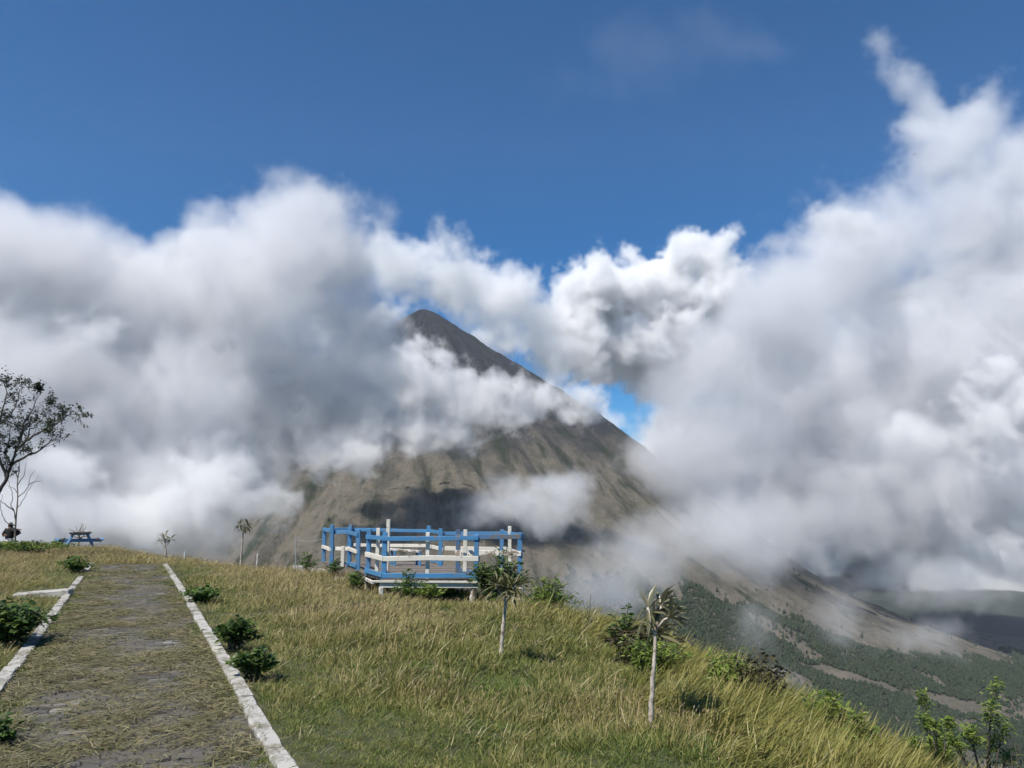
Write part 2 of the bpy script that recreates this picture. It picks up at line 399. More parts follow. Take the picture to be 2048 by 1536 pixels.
# forest on the lower flank: trees scattered over the slope
TH = np.radians([-60, 5, 25, 35, 44, 46.5, 54, 70, 90, 130]); FR = np.array([2330, 2300, 2200, 2263, 2410, 2620, 2830, 3230, 3500, 3900.])
def scatter(name, pts_z, rot, scl, idx, coll):
    """one object: meshes of a collection set at many points"""
    me = bpy.data.meshes.new(name); n = len(pts_z)
    me.vertices.add(n); me.vertices.foreach_set('co', np.asarray(pts_z, np.float32).ravel())
    a = me.attributes.new('rot', 'FLOAT_VECTOR', 'POINT'); a.data.foreach_set('vector', np.asarray(rot, np.float32).ravel())
    a = me.attributes.new('scl', 'FLOAT_VECTOR', 'POINT'); a.data.foreach_set('vector', np.asarray(scl, np.float32).ravel())
    a = me.attributes.new('idx', 'INT', 'POINT'); a.data.foreach_set('value', np.asarray(idx, np.int32))
    o = link(name, me)
    ng = bpy.data.node_groups.new(name, 'GeometryNodeTree'); N = ng.nodes; L = ng.links
    ng.interface.new_socket('Geometry', in_out='INPUT', socket_type='NodeSocketGeometry')
    ng.interface.new_socket('Geometry', in_out='OUTPUT', socket_type='NodeSocketGeometry')
    gi = N.new('NodeGroupInput'); go = N.new('NodeGroupOutput'); ip = N.new('GeometryNodeInstanceOnPoints'); ci = N.new('GeometryNodeCollectionInfo')
    ci.inputs['Collection'].default_value = coll; ci.inputs['Separate Children'].default_value = True; ci.inputs['Reset Children'].default_value = True
    def na(nm, ty):
        x = N.new('GeometryNodeInputNamedAttribute'); x.data_type = ty; x.inputs[0].default_value = nm; return x.outputs[0]
    er = N.new('FunctionNodeEulerToRotation'); L.new(na('rot', 'FLOAT_VECTOR'), er.inputs[0])
    L.new(gi.outputs[0], ip.inputs['Points']); L.new(ci.outputs[0], ip.inputs['Instance']); ip.inputs['Pick Instance'].default_value = True
    L.new(na('idx', 'INT'), ip.inputs['Instance Index']); L.new(er.outputs[0], ip.inputs['Rotation']); L.new(na('scl', 'FLOAT_VECTOR'), ip.inputs['Scale'])
    L.new(ip.outputs[0], go.inputs[0])
    md = o.modifiers.new('scatter', 'NODES'); md.node_group = ng
    return o
def library(name, meshes):
    c = bpy.data.collections.new(name)
    for i, me in enumerate(meshes): c.objects.link(bpy.data.objects.new('%s_%02d' % (name, i), me))
    return c
M['forest'] = leaf_mat('forest_leaves', [(0, (.018, .030, .015)), (.5, (.034, .05, .024)), (1, (.07, .085, .045))], .1, .7, True)
def far_tree(k):
    rg = np.random.default_rng(100 + k); bm = bmesh.new()
    for j in range(5):
        h = .35 + .14 * j if k % 3 else .45 + .1 * j
        r = (.34 - .05 * j) * rg.uniform(.8, 1.2)
        g = bmesh.ops.create_icosphere(bm, subdivisions=1, radius=r)
        off = Vector((rg.normal() * .14, rg.normal() * .14, h))
        for v_ in g['verts']: v_.co = v_.co * rg.uniform(.8, 1.2) + off
    bmesh.ops.create_cone(bm, segments=4, radius1=.04, radius2=.02, depth=.4, matrix=Matrix.Translation((0, 0, .2)), cap_ends=False)
    me = bpy.data.meshes.new('far_tree'); bm.to_mesh(me); bm.free(); me.materials.append(M['forest'])
    a = me.attributes.new('rnd', 'FLOAT', 'POINT'); a.data.foreach_set('value', rg.random(len(me.vertices)).astype(np.float32))
    return me
FT = [far_tree(k) for k in range(6)]
n = 150000
th = RNG.uniform(R(5), R(85), n); rr = np.sqrt(RNG.uniform(2150 ** 2, 3900 ** 2, n))
wob = (vnoise(th * 40 + 9, 12) - .5) * 90 + (vnoise(th * 160 + 9, 13) - .5) * 50
keep = rr > np.interp(th, TH, FR) + wob
# clearings: strips of bare ash running down the slope
c1 = (np.abs(rr - np.interp(th, np.radians([36.5, 39, 45, 49]), [2650, 2760, 3060, 3200])) < np.interp(th, np.radians([36, 38.5, 44, 49]), [0, 45, 60, 15]) + (vnoise(th * 90, 3) - .5) * 40) & (th > R(37)) & (th < R(49))
patch = vnoise2(PEAK.x + rr * np.sin(th) / 120 + 200, rr * np.cos(th) / 120 + 300, 17)
dens = np.where(patch > .74, .12, 1.) * np.clip(1.25 - (rr - 2900) / 1500, .35, 1)
keep &= ~c1 & (RNG.random(n) < dens)
stray = (~keep) & (RNG.random(n) < .0022) & (rr > 2150)
keep |= stray
th, rr = th[keep], rr[keep]
X = PEAK.x + rr * np.sin(th); Y = PEAK.y - rr * np.cos(th)
Z = volc_z(X, Y, rr, math.pi - th + 0)
ok = (Y > 1500); X, Y, Z = X[ok], Y[ok], Z[ok]; n = len(X)
sc_ = RNG.uniform(8, 17, n) * (.75 + .6 * vnoise2(X / 90. + 77, Y / 90. + 77, 51))
forest = scatter('forest', np.stack([X, Y, Z - 1], 1), np.stack([np.zeros(n), np.zeros(n), RNG.uniform(0, 6.28, n)], 1),
                 np.stack([sc_ * .8, sc_ * .8, sc_ * RNG.uniform(.8, 1.3, n)], 1), RNG.integers(0, 6, n), library('forest_tree', FT))
tag(forest, 'hazy dark green forest covering the lower flank of the volcano', 'forest', kind='stuff')

# ------------------------------------------------------------------ paved path with kerbs
def pxy(q, s): return PN * q + PT * s
QL, QR = -.93, .94
ps = np.linspace(-4, 26.6, 120); pq = np.linspace(QL - .1, QR + .1, 9)
PS, PQ = np.meshgrid(ps, pq, indexing='ij'); XY = PQ[..., None] * PN + PS[..., None] * PT
PZ_ = hz(XY[..., 0], XY[..., 1]) + .006
V = np.concatenate([XY, PZ_[..., None]], -1).reshape(-1, 3)
i = np.arange(len(ps) - 1)[:, None] * 9; j = np.arange(8)[None]
Q = np.stack([i + j, i + j + 1, i + 9 + j + 1, i + 9 + j], -1).reshape(-1, 4)[:, ::-1]
path = link('path', np_mesh('path', V, [Q], M['joint'], smooth=True))
tag(path, 'straight stone paved path strewn with dry cut grass', kind='structure')
# pavers: the nearest ones single, the rest joined
def paver_mesh():
    bm = bmesh.new(); bmesh.ops.create_cube(bm, size=1, matrix=Matrix.Diagonal((.2, .098, .05, 1)))
    bmesh.ops.bevel(bm, geom=[e for e in bm.edges if all(v_.co.z > 0 for v_ in e.verts)] , offset=.008, segments=1, affect='EDGES')
    me = bpy.data.meshes.new('paver'); bm.to_mesh(me); bm.free(); me.materials.append(M['paver'])
    a = me.attributes.new('rnd', 'FLOAT', 'POINT'); return me
PAV = paver_mesh(); pv_v = np.array([v_.co[:] for v_ in PAV.vertices]); pv_f = [tuple(p.vertices) for p in PAV.polygons]
rest = MB(); count = 0; prng = random.Random(3)
rowh = .106; ang0 = math.atan2(PN[1], PN[0])
s = 3.55; row = 0
while s < 26.4:
    off = (row % 2) * .105 + prng.uniform(-.02, .02)
    q = QL - .08 + off
    while q < QR - .06:
        w = .21; qc = min(max(q + w / 2, QL + .1), QR - .1)
        p = pxy(qc, s); z = hz1(p[0], p[1]) - .012 + prng.uniform(-.006, .007)
        if prng.random() < .03: z -= .02
        rz = ang0 + prng.gauss(0, .025); rx = prng.gauss(0, .02); ry = prng.gauss(0, .012)
        m = Matrix.Translation((p[0], p[1], z)) @ Matrix.Rotation(rz, 4, 'Z') @ Matrix.Rotation(rx, 4, 'X') @ Matrix.Rotation(ry, 4, 'Y')
        if count < 300:
            o = link('paver', PAV, path); o.matrix_local = m; count += 1
        else:
            rest.add([m @ Vector(v_) for v_ in pv_v], pv_f, prng.random())
        q += w
    s += rowh; row += 1
ro = rest.build('farther_pavers', M['paver'], path); ro['kind'] = 'stuff'

def kerb(qc, s0, s1, label, seed, gaps=()):
    rg = random.Random(seed); s = s0; root = None
    while s < s1:
        L = rg.uniform(1.5, 2.8); e = min(s + L, s1)
        if any(a < s + L / 2 < b for a, b in gaps): s = e; continue
        mb = MB(); n = max(3, int((e - s) / .12)); prof = [(-.066, -.06), (-.066, .035), (-.055, .05), (.055, .05), (.066, .038), (.066, -.06)]
        vs = []; fs = []; k = len(prof)
        dz = rg.uniform(-.008, .008); dq = rg.uniform(-.008, .008)
        for a in range(n + 1):
            ss = s + (e - s - .006) * a / n
            for (dqq, zz) in prof:
                jit = Vector((rg.gauss(0, .004), rg.gauss(0, .004), rg.gauss(0, .003) - (.022 if rg.random() < .04 else 0)))
                p = pxy(qc + dqq + dq, ss); vs.append(Vector((p[0], p[1], hz1(*pxy(qc, ss)) + zz + dz)) + jit)
        for a in range(n):
            for b in range(k):
                fs.append((a * k + b, (a + 1) * k + b, (a + 1) * k + (b + 1) % k, a * k + (b + 1) % k))
        fs += [tuple(range(k)), tuple(n * k + b for b in range(k - 1, -1, -1))]
        mb.add(vs, fs)
        if root is None:
            c = pxy(qc, s); root = empty('kerb', (c[0], c[1], hz1(c[0], c[1]))); tag(root, label, kind='structure')
        mb.build('kerb_block', M['kerb'], root)
        s = e
kerb(1.01, 3.2, 26.3, 'whitewashed concrete kerb along the side of the path towards the deck', 5, gaps=((14.6, 15.4),))
kerb(-1.0, 4.5, 26.9, 'broken whitewashed concrete kerb along the side of the path towards the picnic table', 6, gaps=((21, 24.2),))
# slab over the ditch beside the path
c = on_hill(86, 1194); mb = MB(); mb.box(c + Vector((0, 0, .05)), (.95, .26, .12), Matrix.Rotation(R(14), 3, 'Z') @ Matrix.Rotation(R(-3), 3, 'Y'), .02)
tag(mb.build('concrete_slab', M['kerb'], bevel=.015), 'short whitewashed concrete slab lying in the grass beside the path', 'slab')

# ------------------------------------------------------------------ grass
def tuft(name, nb, rad, h0, h1, w0, w1, spread, lean, droop, mat, seed, heads=0):
    rg = np.random.default_rng(seed)
    a = rg.uniform(0, 6.283, nb); r = rad * np.sqrt(rg.random(nb))
    B = np.stack([r * np.cos(a), r * np.sin(a), np.full(nb, -.03)], 1)
    a2 = a + rg.normal(0, .9, nb); sp = spread * rg.uniform(.1, 1.3, nb)
    D = np.stack([np.cos(a2) * sp + lean * rg.uniform(.5, 1.4, nb), np.sin(a2) * sp + lean * .15, np.ones(nb)], 1)
    L = rg.uniform(h0, h1, nb)
    me = leaf_mesh(name, B, D, L, rg.uniform(w0, w1, nb), droop * rg.uniform(.3, 1.6, nb), mat, up=unit(rg.normal(size=(nb, 3))), rng=rg, w2=.75)
    if heads:                                     # thin seed heads on the tallest stems
        k = np.argsort(-L)[:heads]
        tip = B[k] + unit(D[k]) * L[k][:, None] * .96 + np.array([0, 0, -1.]) * (droop * .8 * L[k])[:, None]
        m2 = leaf_mesh(name + 's', tip, D[k] + np.array([lean * .6, 0, 0]), L[k] * .2, w1 * 1.1, .5, M['seed'], up=unit(rg.normal(size=(heads, 3))), rng=rg)
        bm = bmesh.new(); bm.from_mesh(me); nf = len(bm.faces); bm.from_mesh(m2); bm.faces.ensure_lookup_table()
        for f in bm.faces[nf:]: f.material_index = 1
        bm.to_mesh(me); bm.free(); me.materials.append(M['seed'])
    return me
TUFTS = []
for k in range(5): TUFTS.append(tuft('turf', 30, .11, .06, .17, .005, .009, .8, .10, .35, M['g_grn'], 200 + k))
for k in range(5): TUFTS.append(tuft('meadow', 22, .10, .12, .32, .0045, .0085, .45, .22, .35, M['g_mix'], 300 + k, 1))
for k in range(5): TUFTS.append(tuft('dry', 20, .11, .14, .38, .0035, .007, .40, .25, .30, M['g_dry'], 400 + k, 3))
for k in range(5): TUFTS.append(tuft('lush', 24, .10, .28, .66, .005, .010, .30, .62, .50, M['g_lush'], 500 + k))
for k in range(3): TUFTS.append(tuft('stray', 5, .12, .22, .5, .004, .007, .55, .35, .45, M['g_stray'], 600 + k, 1))
GR = library('grass_tuft', TUFTS)
def sample_wedge(r0, r1, rho):
    n = int(.5 * R(90) * (r1 ** 2 - r0 ** 2) * rho)
    r = np.sqrt(RNG.uniform(r0 ** 2, r1 ** 2, n)); a = RNG.uniform(R(-48), R(42), n)
    return r * np.sin(a), r * np.cos(a)
pts = [sample_wedge(*k) for k in ((2.6, 5, 420), (5, 8, 340), (8, 13, 160), (13, 21, 64), (21, 46, 30))]
gx = np.concatenate([p[0] for p in pts]); gy = np.concatenate([p[1] for p in pts])
d = edge_dist(gx, gy); q = PN[0] * gx + PN[1] * gy; s = PT[0] * gx + PT[1] * gy
dist = np.hypot(gx, gy)
keep = (d < 5) & ~((np.abs(q) < 1.14) & (s < 26.6))
gx, gy, d, q, s, dist = [k[keep] for k in (gx, gy, d, q, s, dist)]
n = len(gx)
pa = vnoise2(gx / 1.1 + 60, gy / 1.1 + 60, 21); pb = vnoise2(gx / 3.3 + 60, gy / 3.3 + 60, 22); pc = vnoise2(gx / .45 + 90, gy / .45 + 90, 23)
u = RNG.random(n)
dryness = np.clip(.12 + (dist - 8.5) / 14 + ((pb - .5) * .9 + (pa - .5) * .6) * np.clip((dist - 3.5) / 7, .3, 1), 0, 1)
pathside = np.clip(1.6 - (np.abs(q) - 1.1), 0, 1) * (s < 26)           # greener and shorter beside the kerbs
dryness = dryness * (1 - .75 * pathside)
kind = np.where(u < dryness * .75, 2, np.where(u < .27 + .1 * np.clip((dist - 5.5) / 4, 0, 1) + dryness * .65, 1, 0))
lush_p = np.clip((d + 1.2 + (pa - .5) * 1.3) / 1.1, 0, 1) * np.clip((26 - gy) / 8, 0, 1)
kind = np.where(RNG.random(n) < lush_p * .92, 3, kind)
hs = (.62 + .75 * pa) * (.75 + .5 * pc) * np.where(kind == 3, .95, np.interp(dist, [4, 6.5, 9, 14, 30], [.55, .65, .9, 1.05, .85]))
hs *= 1 - .45 * pathside
hs *= 1 - .5 * np.exp(-(((gx + 1.9) / 1.7) ** 2 + ((gy - 17.0) / 1.3) ** 2))
ws = np.interp(dist, [4, 8, 14, 30], [1, 1.25, 1.9, 2.9])
near_sap = np.minimum(np.hypot(gx - 1.05, (gy - 5.5) * .75), np.hypot(gx + .12, (gy - 8.3) * .75))      # shorter round the two saplings
near_sap = RNG.random(n) < np.clip(1.35 - near_sap / .7, 0, .9)
kind = np.where(near_sap, 0, kind); hs = np.where(near_sap, hs * .6, hs)
zz = hz(gx, gy)
rz = np.where(kind == 3, RNG.normal(0, .45, n), np.where(kind == 0, RNG.uniform(0, 6.28, n), RNG.normal(0, 1.1, n)))
grass = scatter('grass', np.stack([gx, gy, zz], 1), np.stack([RNG.normal(0, .08, n), RNG.normal(0, .08, n), rz], 1),
                np.stack([hs ** .5 * ws ** .6, hs ** .5 * ws ** .6, hs], 1), np.where((RNG.random(n) < .09) & (kind > 0) & (kind < 3), 20 + RNG.integers(0, 3, n), kind * 5 + RNG.integers(0, 5, n)), GR)
tag(grass, 'long dry and green grass bent by the wind all over the hilltop', 'grass', kind='stuff')

# cut straw lying on the path
def straw_patch(k):
    rg = np.random.default_rng(700 + k); nb = 17
    a = rg.uniform(0, 6.283, nb); r = .12 * np.sqrt(rg.random(nb)); th0 = rg.uniform(0, 3.14)
    B = np.stack([r * np.cos(a), r * np.sin(a), rg.uniform(.004, .03, nb)], 1)
    dd = th0 + rg.normal(0, .8, nb)
    D = np.stack([np.cos(dd), np.sin(dd), rg.uniform(-.03, .42, nb)], 1)
    return leaf_mesh('straw', B, D, rg.uniform(.05, .16, nb), rg.uniform(.0035, .006, nb), rg.uniform(.05, .25, nb), M['straw'], up=unit(rg.normal(size=(nb, 3)) * .4 + np.array([0, 0, 1])), rng=rg)
ST = library('straw_patch', [straw_patch(k) for k in range(10)])
n = 10000
q = RNG.uniform(QL, QR + .04, n); s = 3.4 + 23 * RNG.random(n) ** 1.25
cov = vnoise2(q / .42 + 30, s / .55 + 30, 31) * .6 + vnoise2(q / .16 + 30, s / .2 + 30, 32) * .4
want = np.interp(s, [3.5, 5.2, 6.4, 9, 13, 18, 26], [.14, .24, .46, .53, .48, .42, .38]) + np.where(q < .1, .10, -.02) + np.where(np.abs(q) > .68, .10, 0)
want -= .22 * np.exp(-((q - .12) / .35) ** 2) * (s > 10)
keep = RNG.random(n) < np.clip((want - cov) * 4.0 + .5, .07, 1) * np.interp(s, [3, 8, 26], [.95, .85, .65])
q, s = q[keep], s[keep]; n = len(q); XY = q[:, None] * PN + s[:, None] * PT
ws = np.interp(s, [4, 8, 14, 30], [1, 1.15, 1.5, 2.2])
straw = scatter('cut_grass_litter', np.stack([XY[:, 0], XY[:, 1], hz(XY[:, 0], XY[:, 1]) + .015], 1), np.stack([RNG.normal(0, .05, n), RNG.normal(0, .05, n), RNG.uniform(0, 6.28, n)], 1),
                np.stack([ws ** .5, ws ** .5, np.ones(n)], 1), RNG.integers(0, 10, n), ST)
tag(straw, 'dry straw-coloured cut grass lying on the paved path', 'cut grass', kind='stuff')
# green weeds in the joints and along both kerbs
n = 3200
side = RNG.random(n) < .8
q = np.where(side, np.where(RNG.random(n) < .55, QL + np.abs(RNG.normal(0, .1, n)), QR - np.abs(RNG.normal(0, .06, n))), RNG.uniform(QL, QR, n)); s = 3.4 + 22 * RNG.random(n)
k_ = vnoise(s / .7 + 10 * (q > 0), 41) > np.where(side, .45, .62); q, s = q[k_], s[k_]; n = len(q); XY = q[:, None] * PN + s[:, None] * PT
weeds = scatter('path_weeds', np.stack([XY[:, 0], XY[:, 1], hz(XY[:, 0], XY[:, 1]) + .01], 1), np.stack([np.zeros(n), np.zeros(n), RNG.uniform(0, 6.28, n)], 1),
                np.repeat(RNG.uniform(.45, .95, n)[:, None], 3, 1) * np.array([1.2, 1.2, .7]), RNG.integers(0, 5, n), GR)
tag(weeds, 'small green weeds growing in the joints and edges of the path', 'weeds', kind='stuff')

# ------------------------------------------------------------------ shrubs
def shrub(name, label, base, w, h, nstem, nleaf, ll, lw, mat, seed, style='bushy', stem_mat=None, lean=(0, 0), group=None, cat='shrub'):
    """base point, width and height in metres; stems fan out of the base and carry the leaves"""
    rg = np.random.default_rng(seed); base = Vector(base)
    root = empty(name, base); tag(root, label, cat, group)
    sm = MB(); B = []; D = []; LL = []
    for k in range(nstem):
        a = rg.uniform(0, 6.283); rad = w * .5 * math.sqrt(rg.random()); top = h * ((1 - .45 * (rad / (w * .5)) ** 2) * rg.uniform(.72, 1.05) if style != 'rosette' else rg.uniform(.45, 1.0))
        e = Vector((rad * math.cos(a) + lean[0] * h, rad * math.sin(a) + lean[1] * h, top))
        p1 = e * .5 + Vector((rg.normal() * .03 * w, rg.normal() * .03 * w, .08 * h)) ; p1.x *= .8; p1.y *= .8
        pts = [Vector((e.x * .12, e.y * .12, -.05)), Vector((e.x * .35, e.y * .35, h * .22)), p1, e]
        r0 = max(.004, h * .012)
        sm.tube([base + p for p in pts], [r0, r0 * .8, r0 * .6, r0 * .3], 4)
        per = max(4, nleaf // nstem)
        for i in range(per):
            t = rg.random() ** (.55 if style == 'bushy' else .28) if style != 'rosette' else 1 - .3 * rg.random() ** 2
            f = t * 3; j = min(2, int(f)); p = pts[j].lerp(pts[j + 1], f - j)
            if p.z < .03 * h: continue
            an = rg.uniform(0, 6.283); up = {'bushy': rg.uniform(-.2, .9), 'rosette': rg.uniform(.1, 1.1), 'upright': rg.uniform(.2, 1.1)}[style]
            o = Vector((math.cos(an), math.sin(an), 0)); off = w * (.05 if style != 'bushy' else .09) * rg.random()
            bp = base + p + o * off + Vector((0, 0, rg.normal() * .02 * h))
            if style == 'rosette': bp = base + e.lerp(pts[2], .35 * rg.random() ** 2) + Vector((rg.normal(), rg.normal(), rg.normal())) * w * .055
            B.append(bp); D.append(o + Vector((0, 0, up))); LL.append(ll * rg.uniform(.6, 1.2))
    LL = np.array(LL)
    sm.build('stems', stem_mat or M['bark'], root)
    lf = link('foliage', leaf_mesh('foliage', np.array([b[:] for b in B]), np.array([d_[:] for d_ in D]), LL, LL * lw / ll, rg.uniform(.1, .6, len(B)), mat, rng=rg), root)
    lf['kind'] = 'stuff'
    return root
def shrub_px(name, label, u, vtop, Y, wpx, *a, sink=0, **k):
    """stands on the hill at depth Y in direction u; its top reaches vtop"""
    p = at(u, vtop, Y); g = hz1(p.x, p.y) - sink
    return shrub(name, label, (p.x, p.y, g), wpx * Y / FPX, p.z - g, *a, **k)
gY = lambda u, v: on_hill(u, v).y
shrub_px('leafy_shrub', 'low leafy green shrub overgrowing the broken kerb near the picnic table', 158, 1106, gY(158, 1146), 66, 26, 900, .085, .05, M['leaf_mid'], 1)
shrub_px('leafy_shrub', 'low wide green shrub beside the kerb with straw grass behind it', 404, 1165, gY(404, 1207), 84, 26, 700, .085, .05, M['leaf_mid'], 2)
shrub_px('leafy_shrub', 'upright dark green shrub with drooping leaves beside the kerb, taller of an adjoining pair', 474, 1234, gY(474, 1304), 96, 34, 1000, .085, .036, M['leaf_dark'], 3, style='upright')
shrub_px('leafy_shrub', 'rounded dark green shrub against the kerb, lower of an adjoining pair', 508, 1294, gY(512, 1362), 90, 32, 900, .075, .036, M['leaf_dark'], 4, style='upright')
shrub_px('leafy_shrub', 'big dense dark green shrub in the grass in front of the concrete slab', 20, 1186, gY(30, 1292), 175, 60, 2600, .085, .05, M['leaf_dark'], 5)
shrub_px('leafy_shrub', 'bright green weedy shrub in front of the white deck beam', 816, 1138, 16.6, 74, 16, 520, .13, .03, M['leaf_mid'], 6, style='upright')
shrub_px('leafy_shrub', 'short yellowish green shrub covering the middle of the white deck beam', 862, 1160, 16.4, 72, 16, 420, .13, .03, M['leaf_bright'], 7, style='upright')
shrub_px('leafy_shrub', 'small dark shrub growing by the stone steps of the deck', 712, 1138, 18.2, 52, 14, 360, .12, .035, M['leaf_mid'], 8, style='upright')
shrub_px('leafy_shrub', 'large dark green bush covering the side of the blue deck', 1000, 1096, 16.9, 128, 60, 2900, .13, .045, M['leaf_dark'], 9)
shrub_px('leafy_shrub', 'bright green willow-leaved bush at the edge of the slope next to the deck', 1098, 1150, 14.6, 120, 46, 1700, .13, .026, M['leaf_bright'], 10)
shrub_px('leafy_shrub', 'tall thin leggy shrub with a leafy head on the slope edge behind the pale sapling', 1243, 1198, 10.8, 58, 9, 380, .10, .035, M['leaf_dark'], 11, style='upright')
shrub_px('leafy_shrub', 'wide dark brownish bush on the slope edge behind the pale sapling', 1290, 1232, 10.4, 160, 46, 2000, .10, .035, M['leaf_brown'], 12)
shrub_px('leafy_shrub', 'bright green narrow-leaved bush in front of the brownish bush behind the pale sapling', 1300, 1262, 9.6, 150, 40, 1300, .10, .022, M['leaf_bright'], 13)
shrub_px('leafy_shrub', 'spreading light green bush leaning over the slope edge against the forest', 1452, 1290, 8.6, 100, 34, 1300, .10, .022, M['leaf_bright'], 14)
shrub_px('leafy_shrub', 'dark browned bush at the slope edge joined to the light green one', 1516, 1296, 8.4, 120, 44, 1700, .08, .028, M['leaf_brown'], 15)
shrub_px('leafy_shrub', 'low light green tuft-like shrub half sunk in the tall grass of the slope edge', 1640, 1364, 7.6, 96, 26, 900, .12, .018, M['leaf_bright'], 16, style='upright')
shrub_px('leafy_shrub', 'tiny pale green shrub tip poking out of the tall slope grass', 1716, 1408, 7.0, 60, 14, 360, .10, .018, M['leaf_bright'], 17, style='upright')
shrub_px('spiky_shrub', 'bushy spiky-leaved green shrub, shorter of the two at the slope edge', 1866, 1396, 6.4, 92, 9, 1100, .07, .013, M['leaf_bright'], 18, style='rosette')
shrub_px('spiky_shrub', 'tall leggy spiky-leaved green shrub with clustered heads at the slope edge', 1950, 1352, 6.7, 108, 9, 1200, .07, .013, M['leaf_bright'], 19, style='rosette')
shrub_px('leafy_shrub', 'dark dry bush at the foot of the tall slope grass', 2030, 1480, 5.6, 70, 14, 300, .06, .02, M['leaf_brown'], 20)
shrub_px('leafy_shrub', 'low creeping dark weed clump growing over the broken kerb onto the pavers', 2, 1428, gY(4, 1492), 90, 22, 700, .05, .028, M['leaf_dark'], 26)
shrub_px('leafy_shrub', 'small pale green shrub beside the picnic table bench', 122, 1072, 36.5, 26, 10, 220, .13, .07, M['leaf_mid'], 21)
shrub_px('leafy_shrub', 'low green hedge of weeds in front of the person', 40, 1080, 29.5, 210, 80, 3400, .15, .05, M['leaf_bright'], 22)
shrub_px('leafy_shrub', 'small dark upright weed between the person and the picnic table', 48, 1078, 33.5, 12, 5, 70, .12, .05, M['leaf_dark'], 23, style='upright')
shrub_px('leafy_shrub', 'weedy green shrub behind the low white wall next to the deck', 618, 1100, 21.6, 40, 10, 260, .12, .035, M['leaf_mid'], 24, style='upright')
shrub_px('leafy_shrub', 'dark green shrub against the blue posts of the deck entrance', 668, 1118, 20.0, 42, 12, 300, .12, .035, M['leaf_dark'], 25, style='upright')

# dry stems
def bare(name, label, polys, Y, mat, cat, r0=.02, jit=.25, seed=0, k=5):
    """polylines in view directions at depth Y, given real thickness and depth"""
    rg = random.Random(seed); root = None
    mbs = MB()
    for pl in polys:
        dy = rg.uniform(-jit, jit); pts = []
        for i, (u, v) in enumerate(pl): pts.append(at(u, v, Y + dy * i / max(1, len(pl) - 1)))
        if root is None:
            b = pts[0].copy(); g = hz1(b.x, b.y); root = empty(name, (b.x, b.y, g)); tag(root, label, cat)
            pts = [Vector((b.x, b.y, g - .1))] + pts; rr_ = r0
        else: rr_ = r0 * rg.uniform(.4, .6)
        fine_ = []
        for a, b in zip(pts[:-1], pts[1:]):
            for j in range(3): fine_.append(a.lerp(b, j / 3) + Vector((rg.gauss(0, .012), rg.gauss(0, .02), rg.gauss(0, .012))))
        fine_.append(pts[-1]); m = len(fine_)
        mbs.tube(fine_, [rr_ * (1 - .8 * i / m) for i in range(m)], k)
    mbs.build('branches', mat, root, smooth=True)
    return root
bare('dead_bush', 'thin bare dead stems standing at the slope edge', [[(1178, 1250), (1180, 1215), (1182, 1188)], [(1176, 1245), (1168, 1215), (1166, 1196)], [(1180, 1240), (1190, 1210), (1190, 1192)], [(1178, 1240), (1173, 1210), (1176, 1198)], [(1182, 1245), (1196, 1222), (1198, 1205)], [(1172, 1245), (1162, 1222), (1160, 1210)]], 12.4, M['twig'], 'dead bush', .012, .3, 1)
bare('bare_tree', 'slender leafless tree standing beside the person in black', [[(30, 1100), (31, 1050), (34, 1010), (35, 970), (38, 930), (40, 915)], [(32, 1040), (27, 1022), (22, 1008), (25, 990), (20, 972), (15, 955)], [(33, 1018), (44, 1004), (54, 985), (66, 968), (80, 948)], [(34, 995), (48, 985), (58, 970), (62, 950), (72, 938)], [(31, 1052), (12, 1044), (3, 1030), (0, 1010), (6, 990)], [(35, 970), (46, 955), (50, 940), (52, 925)], [(36, 955), (28, 940), (24, 928)], [(27, 1022), (16, 1012), (6, 1005), (-4, 1000)], [(58, 970), (72, 962), (84, 962)], [(35, 985), (26, 975), (14, 972)]], 34.5, M['twig'], 'tree', .048, .6, 2)
bare('dead_bush', 'grey leafless dead bush behind the picnic table', [[(158, 1078), (160, 1062), (164, 1046)], [(158, 1074), (150, 1064), (138, 1058)], [(160, 1070), (168, 1060), (172, 1052)], [(159, 1074), (153, 1060), (152, 1052)], [(160, 1076), (174, 1072), (186, 1064)], [(158, 1076), (146, 1072), (136, 1066)], [(161, 1066), (166, 1056), (166, 1048)], [(159, 1078), (170, 1070), (178, 1062)]], 38.5, M['twig'], 'dead bush', .05, .5, 3)

